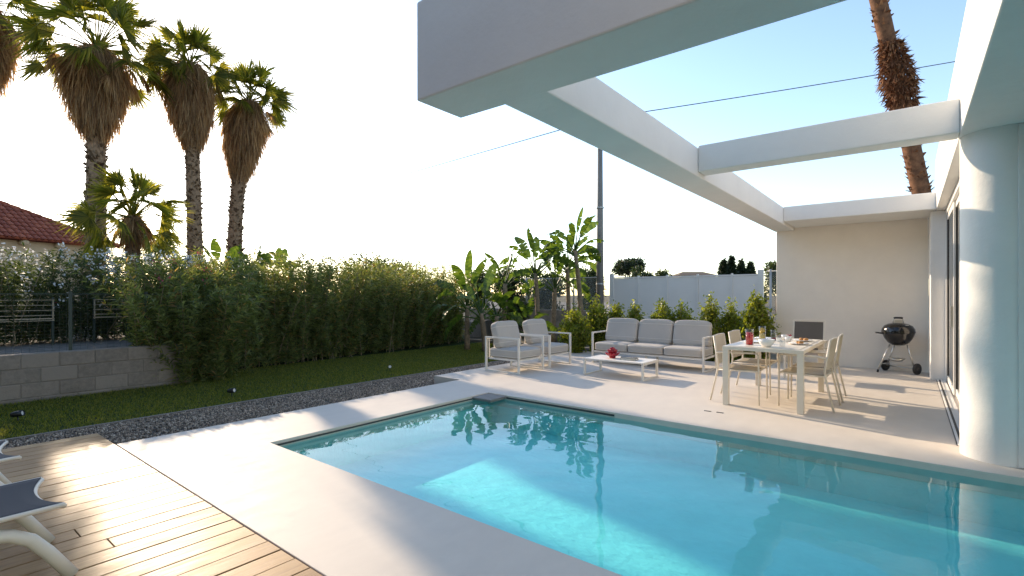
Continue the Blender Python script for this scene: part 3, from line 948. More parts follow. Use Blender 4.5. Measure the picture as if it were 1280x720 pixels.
# ------------------------------------------------------------------ strelitzias
def strelitzia(label, base, h, seed, n_leaf=9, az=None, leaf=(1.0, .34), lean=0.0, group='strelitzias at the end of the lawn', r=.075):
    rng = np.random.default_rng(seed)
    root = thing('strelitzia', label, 'plant', tuple(base), 0, group)
    az = az if az is not None else rng.uniform(-.5, .5) + TH
    ax = Vector((math.cos(az), math.sin(az), 0))                    # the plane of the leaf fan
    nz = Vector((-ax.y, ax.x, 0))
    path = [Vector((lean * t * t * ax.x, lean * t * t * ax.y, h * t)) for t in np.linspace(0, 1, 8)]
    m = MB(); m.tube(path, [r * (1.15 - .3 * t) * rng.uniform(.92, 1.08) for t in np.linspace(0, 1, 8)], 10)
    m.build('trunk', M['strelstem'], root)
    V = []; F = []; pet = MB()
    top = path[-1]
    for k in range(n_leaf):
        u = k / (n_leaf - 1) * 2 - 1
        ang = u * 1.05 + rng.normal(0, .08)
        L = leaf[0] * rng.uniform(.8, 1.1); W = leaf[1] * rng.uniform(.85, 1.15)
        pl = leaf[0] * rng.uniform(.55, .85)
        tilt = rng.normal(0, .28)
        d = (ax * math.sin(ang) + Vector((0, 0, 1)) * math.cos(ang) + nz * tilt).normalized()
        st = top - Vector((0, 0, abs(u) * .18))
        p = st.copy(); pts = [p.copy()]
        cur = .10 + abs(u) * .22
        for i in range(4):
            d = (d + Vector((0, 0, -cur * .25))).normalized(); p = p + d * pl / 4; pts.append(p.copy())
        pet.tube(pts, [.03, .024, .02, .016, .012], 6, cap=False)
        # blade along a drooping midrib
        ns = 18
        side = d.cross(Vector((0, 0, 1)).lerp(nz, .6)).normalized()
        tw = rng.normal(0, .5)
        side = (Matrix.Rotation(tw, 3, d) @ side)
        droop = .05 + abs(u) * .16 + rng.uniform(0, .05)
        mid = [p.copy()]; dirs = [d.copy()]
        for i in range(ns):
            d = (d + Vector((0, 0, -droop * .55))).normalized(); p = p + d * L / ns; mid.append(p.copy()); dirs.append(d.copy())
        tear = 0.16 + .34 * abs(u)
        for sgn in (-1, 1):
            off = 0; fold = rng.uniform(.15, .5)
            for i in range(ns):
                t0 = i / ns; t1 = (i + 1) / ns
                wf = lambda t: W * (math.sin(PI * min(1, max(0, t * .93 + .06))) ** .55) * .62
                if rng.random() < tear:
                    off = rng.uniform(-.03, .05); fold = rng.uniform(.1, .65)
                def edge(j, t):
                    s_ = (side - dirs[j] * side.dot(dirs[j])).normalized()
                    nn = s_.cross(dirs[j])
                    q_ = mid[j] + s_ * sgn * wf(t) * math.cos(fold) + dirs[j] * (wf(t) * .25)
                    q_ = q_ + Vector((0, 0, -1)) * wf(t) * math.sin(fold) * .8
                    return q_ + Vector((0, 0, off))
                b = len(V)
                V += [mid[i], mid[i + 1], edge(i + 1, t1), edge(i, t0)]
                F.append([b, b + 1, b + 2, b + 3])
    npmesh('leaves', np.array([list(v) for v in V]), np.array(F), M['strel'], root)
    pet.build('petiole', M['strel'], root)
    return root
def sp(x, d, z=G):
    p = at(x, 369, d); return (p.x, p.y, z)
ST = [
 ('young strelitzia with upright leaves, leftmost of the clump by the hedge end', 584, 14.2, 1.25, 9, (.95, .21), .0),
 ('strelitzia with single bare pale trunk directly behind the left armchair', 606, 13.8, 1.05, 9, (.85, .20), -.12),
 ('low strelitzia with drooping yellowish leaves between two bare trunks', 619, 14.6, .95, 9, (.7, .17), 0.05),
 ('strelitzia with thin tall trunk and small tattered head behind the armchairs', 630, 15.2, 1.9, 9, (.65, .17), .05),
 ('tall strelitzia with a long arching torn leaf, left of the tallest one', 673, 16.0, 2.25, 12, (1.0, .21), -.1),
 ('middle strelitzia partly hidden behind the tall arching ones', 692, 16.4, 1.8, 11, (.85, .20), .05),
 ('tallest strelitzia with a slender bare trunk next to the utility pole', 727, 15.8, 2.95, 12, (.8, .19), -.22),
 ('strelitzia with dry hanging leaves between the two tallest trunks', 711, 16.6, 2.45, 12, (.85, .19), -.05),
 ('short strelitzia growing low between the trunks beside the bright shrub', 660, 15.0, .55, 8, (.6, .2), .0),
]
for k, (lab, x, d, h_, nl, lf, ln) in enumerate(ST):
    strelitzia(lab, sp(x, d), h_, 50 + k, nl, None, lf, ln)
for k, (lab, x, d, h_) in enumerate((('strelitzia leaf tops showing behind the hedge between two palm trunks', 272, 18.5, 1.75), ('strelitzia tops just right of the curved palm trunk above the hedge', 316, 18.0, 1.55), ('lowest strelitzia tops above the hedge, farthest from the palms', 345, 18.6, 1.45))):
    strelitzia(lab, sp(x, d, .42), h_, 80 + k, 9, None, (.8, .3), 0, 'strelitzia tops behind the hedge')

# ------------------------------------------------------------------ shrubs behind the sofa
def shrub(label, x, ytop, wpx, Y, seed, n=1500, mat='bush', leaf=(.05, .09), group='bright shrubs behind the sofa'):
    rng = np.random.default_rng(seed)
    p = atY(x, ytop - 5, Y)
    k = (x - 640) / 627.0
    d = Y / (FV[1] + k * RV[1])
    R = wpx / 627.0 * d * .5
    h = p.z - G
    root = thing('shrub', label, 'shrub', (p.x, p.y, G), 0, group)
    sm = MB(); LP = []; LD = []
    for s_ in range(46):
        az = rng.uniform(0, 2 * PI); o_ = math.sqrt(rng.random()) * R
        hh = h * (1 - .45 * (o_ / R) ** 2) * rng.uniform(.72, 1.0)
        e_ = Vector((math.cos(az) * o_, math.sin(az) * o_, hh)); m_ = Vector((e_.x * .45, e_.y * .45, hh * .5))
        sm.tube([(0, 0, 0), m_, e_], [.012, .008, .004], 5, cap=False)
        c = n // 46
        t = rng.uniform(.05, 1, c)[:, None]
        A = np.array([[0, 0, 0], list(m_), list(e_)])
        pos = np.where(t < .5, A[0] + (A[1] - A[0]) * t * 2, A[1] + (A[2] - A[1]) * (t * 2 - 1))
        pos = pos + rng.normal(0, .055, (c, 3))
        pos[:, 2] = np.maximum(pos[:, 2], .03)
        LP.append(pos); LD.append(unit(rng.normal(size=(c, 3)) + np.array([[0, 0, .5]])))
    P = np.concatenate(LP); D = np.concatenate(LD); n = len(P)
    V, F = leaf_arrays(P, D, rng.uniform(*leaf, n), rng.uniform(.028, .046, n), rng.uniform(0, .3, n), prof=(.3, 1, .25), rng=rng)
    npmesh('foliage', V, F, M[mat], root)
    sm.build('stems', M['stem'], root)
for k, (lab, x, yt, wp, Y) in enumerate((
    ('rounded bright shrub beside the far armchair, left end of the row', 718, 382, 38, 10.6),
    ('upright bright shrub in front of the utility pole', 746, 373, 36, 11.3),
    ('small shrub against the left end of the grey panel fence', 770, 380, 20, 11.5),
    ('small thin shrub showing above the left sofa cushion', 794, 379, 24, 11.6),
    ('leafy shrub above the middle sofa cushion', 828, 374, 36, 11.5),
    ('shrub of darker leaves over the gap of the middle and right cushions', 853, 379, 34, 11.6),
    ('pointed yellow green shrub behind the right sofa cushion', 888, 372, 32, 11.5),
    ('open twiggy shrub just right of the sofa back', 918, 377, 28, 11.6),
    ('tallest shrub, touching the edge of the cream patio wall', 944, 367, 44, 11.4))):
    shrub(lab, x, yt, wp, Y, 100 + k, int(3000 + wp * 150))

# ------------------------------------------------------------------ trees beyond the garden
def tree(name, label, x, ytop, wpx, d, seed, zb=G, shape='round', mat='tree', n=2600, group=None, crown_from=.35, leaf=.22):
    rng = np.random.default_rng(seed)
    top = at(x, ytop, d); R = wpx / 627.0 * d / 2; h = top.z - zb
    root = thing(name, label, 'tree', (top.x, top.y, zb), 0, group)
    m = MB(); ks = []
    m.tube([(0, 0, 0), (.05 * R, 0, h * .4), (0, .03 * R, h * .85)], [.035 * h + .05, .025 * h + .03, .02], 8)
    nb = 12
    for k in range(nb):
        az = k * 2.4; u = rng.uniform(.3, 1)
        if shape == 'umbrella':
            c = Vector((math.cos(az) * R * .72 * math.sqrt(u), math.sin(az) * R * .72 * math.sqrt(u), h * rng.uniform(.74, .9)))
        elif shape == 'cone':
            t = k / nb; c = Vector((math.cos(az) * R * (1 - t) * .6, math.sin(az) * R * (1 - t) * .6, h * (crown_from + (1 - crown_from) * t * .9)))
        else:
            c = Vector((math.cos(az) * R * .6 * u, math.sin(az) * R * .6 * u, h * rng.uniform(crown_from + .1, .85)))
        ks.append(c)
        m.tube([(0, 0, h * .35), (c.x * .5, c.y * .5, c.z * .8), tuple(c)], [.02 * h * .5 + .02, .03, .015], 5, cap=False)
    m.build('trunk', M['bark'], root)
    P = []
    for c in ks:
        q_ = rng.normal(size=(n // nb, 3)); q_ = unit(q_) * (rng.uniform(0, 1, (n // nb, 1)) ** .4)
        if shape == 'umbrella': sc_ = np.array([R * .42, R * .42, h * .12])
        elif shape == 'cone':
            f_ = max(.12, 1 - (c.z / h - crown_from) / (1 - crown_from)); sc_ = np.array([R * .6 * f_ + .05, R * .6 * f_ + .05, h * .13])
        else: sc_ = np.array([R * .5, R * .5, h * .2])
        sc_ = sc_ * rng.uniform(.8, 1.15)
        P.append(np.array(c) + q_ * sc_)
    P = np.concatenate(P); P = P[(P[:, 2] < h) & (P[:, 2] > .05)]
    n_ = len(P)
    V, F = leaf_arrays(P, unit(rnd_dirs(n_, rng) + np.array([[0, 0, .3]])), rng.uniform(.6, 1.3, n_) * leaf, rng.uniform(.3, .6, n_) * leaf, .1, rng=rng)
    npmesh('crown', V, F, M[mat], root)
    return root
tree('umbrella_pine', 'dark flat topped umbrella pine over the left end of the panel fence', 786, 322, 44, 55, 200, shape='umbrella', mat='fir', n=3600, crown_from=.5, leaf=.35)
tree('distant_tree', 'bushy green tree right of the umbrella pine above the fence', 806, 333, 34, 42, 201, n=3000, leaf=.28, group='trees beyond the panel fence')
tree('distant_tree', 'low olive green tree near the middle of the panel fence', 828, 337, 24, 40, 202, n=2600, leaf=.26, group='trees beyond the panel fence')
for k, (x, yt, wp, lab) in enumerate(((904, 322, 20, 'dark pointed conifer, left one of the far cluster'), (914, 318, 20, 'tallest dark pointed conifer of the far cluster'), (926, 324, 36, 'broad dark conifer in the middle of the far cluster'), (938, 326, 32, 'ragged dark conifer at the right of the far cluster'))):
    tree('conifer', lab, x, yt, wp, 60, 210 + k, shape='cone', mat='fir', n=3600, group='conifers far beyond the fence', crown_from=.2, leaf=.42)
tree('distant_tree', 'green tree crown touching the edge of the patio wall', 972, 326, 34, 45, 220, n=3200, leaf=.28, group='trees beyond the panel fence')
for k, (x, yt, wp, d, lab) in enumerate(((640, 334, 70, 19, 'olive green tree behind the leftmost strelitzias'), (684, 338, 60, 20, 'dense tree behind the tall strelitzia trunks'), (738, 328, 44, 21, 'light olive tree directly behind the utility pole'), (598, 332, 40, 21, 'dark tree just past the far end of the hedge'))):
    tree('garden_tree', lab, x, yt, wp, d, 230 + k, n=5200, leaf=.13, group='trees behind the strelitzias', crown_from=.12)
tree('garden_tree', 'wide green tree crown rising just above the hedge top', 470, 318, 120, 24, 240, n=6500, leaf=.16, zb=.42, group='trees behind the strelitzias', crown_from=.3)

# unseen trees added beside and behind the viewer, shading front beam and near garden
def tree_at(label, X, Y, h, R_, seed, n=4200):
    rng = np.random.default_rng(seed)
    root = thing('added_shade_tree', label, 'tree', (X, Y, G), 0, 'unseen trees added for shade')
    m = MB(); m.tube([(0, 0, 0), (.1, 0, h * .4), (0, .1, h * .85)], [.2, .15, .05], 10)
    P = []
    for k in range(16):
        az = k * 2.4; u = rng.uniform(.2, 1)
        c = Vector((math.cos(az) * R_ * .65 * u, math.sin(az) * R_ * .65 * u, h * rng.uniform(.18, .85)))
        m.tube([(0, 0, h * .25), (c.x * .5, c.y * .5, c.z * .8), tuple(c)], [.09, .05, .02], 6, cap=False)
        q_ = unit(rng.normal(size=(n // 16, 3))) * (rng.uniform(0, 1, (n // 16, 1)) ** .4)
        P.append(np.array(c) + q_ * np.array([R_ * .5, R_ * .5, h * .17]))
    m.build('trunk', M['bark'], root)
    P = np.concatenate(P); n_ = len(P)
    V, F = leaf_arrays(P, rnd_dirs(n_, rng), rng.uniform(.35, .65, n_), rng.uniform(.2, .32, n_), .1, rng=rng)
    npmesh('crown', V, F, M['tree'], root)
for k, (X, Y, h_, r_) in enumerate(((-13, -5.0, 8, 3.2), (-8.5, -8.5, 9, 3.4), (-4, -8.2, 9.5, 3.6), (.6, -8.0, 9.5, 3.6), (5, -7.5, 9, 3.4))):
    tree_at('unseen tall tree added to shade the front beam and near garden', X, Y, h_, r_, 300 + k, 8000)

# ------------------------------------------------------------------ fences at the back, pole and wires
pf = thing('panel_fence', 'plain grey white metal panel fence behind the sofa shrubs', 'fence')
FY = 15.0
seams = [atY(x, 345, FY).x for x in (765, 798, 834, 872, 915, 951)]
for a, b in zip(seams[:-1], seams[1:]):
    m = MB(); m.box(a + .025, b - .025, FY - .012, FY + .012, G, 1.94); m.build('panel', M['panel'], pf)
for i, a in enumerate(seams):
    m = MB(); wd = .07 if i in (0, 5) else .022
    m.box(a - wd, a + wd, FY - .04, FY + .04, G, 2.02 if i not in (0, 5) else 2.10)
    m.build('post', M['white_coat'] if i in (0, 5) else M['panel'], pf)
m = MB(); m.box(seams[0] + .07, seams[-1] - .07, FY - .03, FY + .03, 1.945, 1.985); m.build('top_rail', M['panel'], pf)

def chain_link(name, label, x0, x1, y, z0, z1, posts, sp_=.06):
    root = thing(name, label, 'fence')
    m = MB(); H = z1 - z0; x = x0 - H
    while x < x1:
        for s_ in (1, -1):
            a, b = (x, z0), (x + H, z1)
            if s_ < 0: a, b = (x, z1), (x + H, z0)
            # clip to the panel
            ta = max(0, (x0 - a[0]) / H); tb = min(1, (x1 - a[0]) / H)
            if tb > ta:
                pa = (a[0] + H * ta, a[1] + (b[1] - a[1]) * ta); pb = (a[0] + H * tb, a[1] + (b[1] - a[1]) * tb)
                m.bar((pa[0], y + .002 * s_, pa[1]), (pb[0], y + .002 * s_, pb[1]), .004, .003, up=(0, 1, 0))
        x += sp_
    m.build('chain_mesh', M['galv'], root)
    for px__ in posts:
        m = MB(); m.tube([(px__, y, z0 - .2), (px__, y, z1 + .05)], .03, 10); m.build('post', M['galv'], root)
    m = MB(); m.tube([(x0, y, z1), (x1, y, z1)], .018, 8); m.build('top_rail', M['galv'], root)
    return root
chain_link('chain_link_fence', 'chain link fence on the rubble wall behind the strelitzias', -13.2, -7.95, FY, .88, 2.0, (-13.2, -11.2, -9.15))
chain_link('chain_link_gate', 'narrow chain link section between panel fence and patio wall', -3.05, -2.1, FY, G, 2.05, (-2.95, -2.1))
sw = MB(); sw.box(-14, -7.93, FY - .12, FY + .12, G - .02, .88)
o = sw.build('rubble_wall', M['wall_stone'], bevel=.03); tag(o, 'low brown rubble wall under the chain link fence', 'wall')
ks_ = MB(); ks_.box(-12.3, -6.6, 12.2, 12.32, G - .02, G + .09)
o = ks_.build('kerb', M['mortar'], bevel=.01); tag(o, kind='structure')

P0 = at(750, 369, 16.5)
pole = thing('utility_pole', 'tall grey steel utility pole rising beside the panel fence', 'utility pole', (P0.x, P0.y, G))
Ht = at(750, 143, 16.5).z - G
m = MB(); m.tube([(0, 0, 0), (0, 0, Ht * .5), (0, 0, Ht)], [.135, .105, .075], 14); m.build('shaft', M['pole'], pole)
m = MB(); m.lathe([(.0, Ht), (.09, Ht), (.09, Ht + .06), (0, Ht + .08)], 14); m.tube([(-.12, 0, Ht - .12), (.12, 0, Ht - .12)], .02, 8); m.build('cap', M['galv'], pole)
for z in (1.9, 4.4):
    m = MB(); m.lathe([(.13, z), (.13, z + .05)], 14); m.build('band', M['galv'], pole)
wa = at(750, 148, 16.45); wb = at(238, 293, 60); wc = at(1262, 65, 17.5)
m = MB()
m.tube([wa.lerp(wb, t) + Vector((0, 0, -.5 * 4 * t * (1 - t) * .12)) for t in np.linspace(0, 1, 20)], .014, 6)
m.tube([wa.lerp(wc, t) + Vector((0, 0, -.5 * 4 * t * (1 - t) * .10)) for t in np.linspace(0, 1, 20)], .014, 6)
o = m.build('overhead_cable', M['dark']); tag(o, 'thin black overhead cable crossing the sky through the utility pole top', 'cable')

# ------------------------------------------------------------------ neighbouring houses
nb = thing('neighbour_house', 'ochre house with red barrel tiled hip roof behind the palms', 'house')
D0 = 26.0
e1 = Vector((*(FV + .335 * RV), 0)).normalized()            # eave direction, receding to the right
e2 = Vector((-e1.y, e1.x, 0))                                # away from the camera, to the left
if e2.dot(Vector((*FV, 0))) < 0: e2 = -e2
e2 = Vector((-e1.y, e1.x, 0))
O = at(150, 309, D0)                                         # right end of the eave
eave_z = O.z
O.z = 0
def hw(u, v, z):
    p = O - e1 * u + e2 * v
    return Vector((p.x, p.y, z))
Lh, Dp, rise = 14.0, 6.0, 2.15
m = MB()
vv = []
for z in (.4, eave_z - .05):
    vv += [hw(.5, .45, z), hw(Lh, .45, z), hw(Lh, Dp - .45, z), hw(.5, Dp - .45, z)]
m.add(vv, [[0, 1, 5, 4], [1, 2, 6, 5], [2, 3, 7, 6], [3, 0, 4, 7]])
m.build('wall', M['ochre'], nb)
def tile_slope(corner, along, up_, nL, nU, tw, tl, hipf):
    """barrel tiles as separate curved shells over a slope; hipf(v) gives the start offset along the eave"""
    V = []; F = []
    nrm = along.cross(up_).normalized()
    if nrm.z < 0: nrm = -nrm
    for j in range(nU):
        for i in range(nL):
            u0 = i * tw; v0 = j * tl
            if u0 + tw * .5 < hipf(v0 + tl * .5): continue
            b = len(V)
            for (v_, lift) in ((v0 - .02, .035), (v0 + tl, .0)):
                for k in range(5):
                    a = PI * k / 4
                    V.append(corner + along * (u0 + tw * .5 - math.cos(a) * tw * .46) + up_ * v_ + nrm * (math.sin(a) * tw * .38 + lift))
            for k in range(4):
                F.append([b + k, b + k + 1, b + 6 + k, b + 5 + k])
            # closing face at the lower end
            b2 = len(V); V += [corner + along * (u0 + tw * .04) + up_ * (v0 - .02) + nrm * .0, corner + along * (u0 + tw * .96) + up_ * (v0 - .02) + nrm * 0.0]
            F.append([b2, b, b + 2, b2 + 1]); F.append([b + 2, b + 4, b2 + 1, b + 2][:4])
    return V, F
slope_len = math.hypot(Dp / 2, rise)
upv = (e2 * (Dp / 2) + Vector((0, 0, rise))).normalized()
V, F = tile_slope(hw(0, 0, eave_z), -e1, upv, int(Lh / .26), int(slope_len / .34) + 1, .26, .34, lambda v: v * (Dp / 2) / slope_len * 1.45)
me = MB(); me.add(V, [f for f in F if len(set(f)) == len(f)]); rf = me.build('roof', M['tile'], nb)
m = MB()                                                       # deck under the tiles and the other slopes
hr = Dp / 2 * 1.45
R0 = hw(hr, Dp / 2, eave_z + rise - .03); R1 = hw(Lh, Dp / 2, eave_z + rise - .03)
m.add([hw(0, 0, eave_z - .03), hw(Lh, 0, eave_z - .03), R1, R0, hw(0, Dp, eave_z - .03), hw(Lh, Dp, eave_z - .03)], [[0, 1, 2, 3], [4, 0, 3], [5, 4, 3, 2]])
m.build('roof_deck', M['tile'], rf)
m = MB()
for a, b, n_ in ((hw(0, 0, eave_z + .03), R0 + Vector((0, 0, .06)), 14), (R0 + Vector((0, 0, .06)), R1 + Vector((0, 0, .06)), 30)):
    for k in range(n_):
        m.tube([a.lerp(b, k / n_), a.lerp(b, (k + 1.1) / n_)], [.13, .10], 8)
m.build('ridge_tiles', M['tile'], rf)
for k in range(7):
    m = MB(); c = hw(1.2 + k * 1.35, .30, eave_z - .14)
    m.tube([c - e2 * .25, c + e2 * .2], .12, 10); m.build('rafter_end', M['ochre'], nb)

fh = thing('far_house', 'low cream house roof just showing over the panel fence', 'house', tuple(at(866, 369, 75))[:2] + (G,))
hz_ = at(866, 341, 75).z - G
m = MB(); m.box(-2.6, 2.6, -2, 2, 0, hz_ - .4, rz=TH, c=(0, 0)); m.build('wall', M['ochre'], fh)
m = MB()
R_ = Matrix.Rotation(TH, 3, 'Z')
m.add([R_ @ Vector(p) for p in ((-2.9, -2.3, hz_ - .45), (2.9, -2.3, hz_ - .45), (2.9, 2.3, hz_ - .45), (-2.9, 2.3, hz_ - .45), (-1.5, 0, hz_ + .15), (1.5, 0, hz_ + .15))], [[0, 1, 5, 4], [2, 3, 4, 5], [1, 2, 5], [3, 0, 4], [0, 3, 2, 1]])
m.build('roof', M['bark'], fh)

# ------------------------------------------------------------------ lounge furniture
def T(x, y, z, rx=0, ry=0, rz=0):
    return Matrix.Translation((x, y, z)) @ Matrix.Rotation(rz, 4, 'Z') @ Matrix.Rotation(ry, 4, 'Y') @ Matrix.Rotation(rx, 4, 'X')
AW = .036                                                     # tube section of the lounge frames
def arm_frame(root, y, dx, h):
    """a rectangular loop standing on the floor, in the x-z plane"""
    m = MB(); k = AW / 2
    m.box(-dx / 2, -dx / 2 + AW, y - k, y + k, 0, h); m.box(dx / 2 - AW, dx / 2, y - k, y + k, 0, h)
    m.box(-dx / 2 + AW, dx / 2 - AW, y - k, y + k, h - .026, h); m.box(-dx / 2 + AW, dx / 2 - AW, y - k, y + k, 0, .022)
    return m.build('arm_frame', M['white_coat'], root, bevel=.003)
def lounge(name, label, cat, loc, rz, width, n, depth=.80, group=None):
    """seat facing +x, width along y, n cushions"""
    root = thing(name, label, cat, loc, rz, group)
    hw_ = width / 2
    arm_frame(root, -hw_ + AW / 2, depth, .635); arm_frame(root, hw_ - AW / 2, depth, .635)
    m = MB()
    for x in (-depth / 2 + .06, depth / 2 - .055):
        m.box(x - .018, x + .018, -hw_ + AW, hw_ - AW, .215, .25)
    m.box(-depth / 2 + .02, depth / 2 - .02, -hw_ + AW, -hw_ + AW + .03, .216, .249); m.box(-depth / 2 + .02, depth / 2 - .02, hw_ - AW - .03, hw_ - AW, .216, .249)
    for k in range(9):
        x = -depth / 2 + .1 + k * (depth - .2) / 8
        m.box(x - .012, x + .012, -hw_ + AW + .03, hw_ - AW - .03, .232, .246)
    m.build('seat_frame', M['white_coat'], root)
    m = MB(); bx = -depth / 2 + .02
    m.bar((bx, -hw_ + AW, .60), (bx, hw_ - AW, .60), .03, .03)
    for k in range(5 * n):
        y = -hw_ + .1 + k * (width - .2) / (5 * n - 1)
        m.bar((bx, y, .25), (bx - .005, y, .60), .018, .014)
    m.build('backrest_frame', M['white_coat'], root)
    if n > 1:
        m = MB(); m.box(-.30, -.264, -.018, .018, 0, .215); m.box(.26, .296, -.018, .018, 0, .215); m.build('leg', M['white_coat'], root, bevel=.002)
    iw = (width - 2 * AW - .01) / n
    rn = random.Random(len(label))
    for k in range(n):
        yc = -hw_ + AW + .005 + iw * (k + .5)
        add_pillow('seat_cushion', (depth - .06, iw - .008, .185), T(.015, yc, .338), M['cushion'], root, .16, .32)
        add_pillow('back_cushion', (.175, iw - .03, .50), T(-depth / 2 + .20 + rn.uniform(-.01, .01), yc, .652, 0, rad(-15 + rn.uniform(-2, 2)), rad(rn.uniform(-2, 2))), M['cushion'], root, .30, .26)
    return root
lounge('armchair', 'nearer white framed armchair with grey cushions, closest to the lawn edge', 'armchair', (-5.80, 7.40, 0), 0, .78, 1, .80, 'lounge armchairs')
lounge('armchair', 'farther white framed armchair with grey cushions, beside the bright shrub', 'armchair', (-5.80, 8.37, 0), 0, .78, 1, .80, 'lounge armchairs')
lounge('sofa', 'three seat white framed sofa with grey cushions in front of the shrubs', 'sofa', (-4.05, 9.63, 0), -PI / 2, 2.30, 3, .80)

ct = thing('coffee_table', 'low white coffee table between the armchairs and the sofa', 'coffee table', (-3.95, 8.02, 0))
m = MB(); m.box(-.56, .56, -.31, .31, .272, .296); m.build('tabletop', M['white_coat'], ct, bevel=.004)
for s_ in (-1, 1):
    m = MB(); x = s_ * .542
    m.box(x - .018, x + .018, -.308, -.272, 0, .271); m.box(x - .018, x + .018, .272, .308, 0, .271); m.box(x - .018, x + .018, -.272, .272, 0, .022); m.box(x - .018, x + .018, -.272, .272, .25, .271)
    m.build('leg_frame', M['white_coat'], ct, bevel=.003)
# red petal ornament
orn = thing('flower_ornament', 'dark red petal shaped glass ornament on the coffee table', 'ornament', (-4.10, 8.02, .297))
m = MB(); m.lathe([(0, 0), (.05, 0), (.06, .02), (.03, .035), (0, .04)], 16); m.build('base', M['berry'], orn)
rn = random.Random(8)
for ring, (cnt, rad_, ht, tilt) in enumerate(((8, .085, .06, .9), (7, .055, .10, .5), (5, .02, .13, .2))):
    for k in range(cnt):
        a = 2 * PI * k / cnt + ring * .4
        m = MB()
        M4 = Matrix.Translation((math.cos(a) * rad_, math.sin(a) * rad_, ht)) @ Matrix.Rotation(a, 4, 'Z') @ Matrix.Rotation(tilt, 4, 'Y')
        prof = [(0.002, -.06), (.028, -.03), (.042, .01), (.032, .045), (.002, .06)]
        m.lathe([(r_, z_) for r_, z_ in prof], 12, M4=M4 @ Matrix.Diagonal((.45, 1, 1, 1)))
        m.build('petal', M['berry'], orn)
bk = thing('book', 'thick grey covered book lying flat, bottom one on the coffee table', 'book', (-3.76, 7.98, .297), .25, 'books on the coffee table')
m = MB(); m.box(-.14, .14, -.10, .10, 0, .004); m.box(-.14, .14, -.10, .10, .028, .032); m.box(-.142, -.138, -.10, .10, .0, .032); m.build('cover', M['bookgrey'], bk)
m = MB(); m.box(-.136, .135, -.095, .095, .0045, .0275); m.build('pages', M['paper'], bk)
bk = thing('book', 'thinner charcoal covered book lying on top of the grey one', 'book', (-3.75, 7.97, .330), -.12, 'books on the coffee table')
m = MB(); m.box(-.12, .12, -.085, .085, 0, .003); m.box(-.12, .12, -.085, .085, .018, .021); m.box(-.122, -.119, -.085, .085, 0, .021); m.build('cover', M['bookblack'], bk)
m = MB(); m.box(-.117, .116, -.081, .081, .0035, .0175); m.build('pages', M['paper'], bk)

# ------------------------------------------------------------------ dining set
dtb = thing('dining_table', 'rectangular cream dining table set for breakfast by the pool', 'dining table', (-1.425, 7.62, 0))
TX, TY = .455, .91
m = MB(); m.box(-TX, TX, -TY, TY, .705, .75)
m.build('frame', M['cream'], dtb, bevel=.004)
m = MB(); m.box(-TX + .05, TX - .05, -TY + .05, TY - .05, .7502, .756); m.build('tabletop', M['cream'], dtb)
for sx in (-1, 1):
    for sy in (-1, 1):
        m = MB(); x = sx * (TX - .036); y = sy * (TY - .036); m.box(x - .035, x + .035, y - .035, y + .035, 0, .7045); m.build('leg', M['cream'], dtb, bevel=.004)
def dining_chair():
    """faces +x, origin on the floor at the seat centre"""
    root = thing('dining_chair', '', 'chair')
    r = .011
    for s_ in (-1, 1):
        y = s_ * .265
        m = MB(); m.tube([(.25, y, .012), (.245, y, .40), (.24, y, .63), (.225, y, .655), (.19, y, .665)], r, 8); m.build('leg', M['cream'], root)
        m = MB(); m.tube([(-.34, y, .012), (-.25, y * .99, .42), (-.245, y * .98, .50), (-.30, y * .96, .86)], r * 1.1, 8); m.build('leg', M['cream'], root)
        m = MB(); m.tube([(.19, y, .665), (0, y, .662), (-.20, y, .655), (-.262, y * .98, .645)], r * 1.2, 8); m.build('armrest', M['cream'], root)
    m = MB(); m.tube([(.235, -.265, .432), (.235, .265, .432)], r, 8); m.tube([(-.25, -.262, .425), (-.25, .262, .425)], r, 8)
    for s_ in (-1, 1):
        m.tube([(.245, s_ * .262, .435), (-.25, s_ * .262, .425)], r, 8)
    m.build('seat_frame', M['cream'], root)
    m = MB()
    for k in range(30):
        x = -.235 + k * .0158
        m.tube([(x, -.262, .44), (x, 0, .432 - .006), (x, .262, .44)], .0072, 6, cap=False)
    m.build('seat', M['rope'], root)
    m = MB()
    m.tube([(-.30, -.255, .86), (-.302, 0, .868), (-.30, .255, .86)], r, 8)
    m.build('top_rail', M['cream'], root)
    m = MB()
    for k in range(34):
        y = -.245 + k * .0148
        m.tube([(-.300, y, .86), (-.285, y, .72), (-.252, y, .50)], .0066, 6, cap=False)
    m.tube([(-.25, -.255, .50), (-.25, .255, .50)], .010, 8)
    m.build('backrest', M['rope'], root)
    return root
ch0 = dining_chair()
chairs = [('woven dining chair on the sofa side, nearer end of the table', -1.74, 7.13, 0.03), ('woven dining chair on the sofa side, farther end of the table', -1.76, 7.95, -.02),
          ('woven dining chair on the glass door side, nearest to the pool', -1.03, 7.27, PI - .03), ('woven dining chair on the glass door side, farther from the pool', -1.02, 7.99, PI + .02)]
for k, (lab, x, y, rz) in enumerate(chairs):
    c = ch0 if k == 0 else copy_tree(ch0)
    c.location = (x, y, 0); c.rotation_euler = (0, 0, rz)
    c['label'] = lab; c['group'] = 'woven chairs around the dining table'
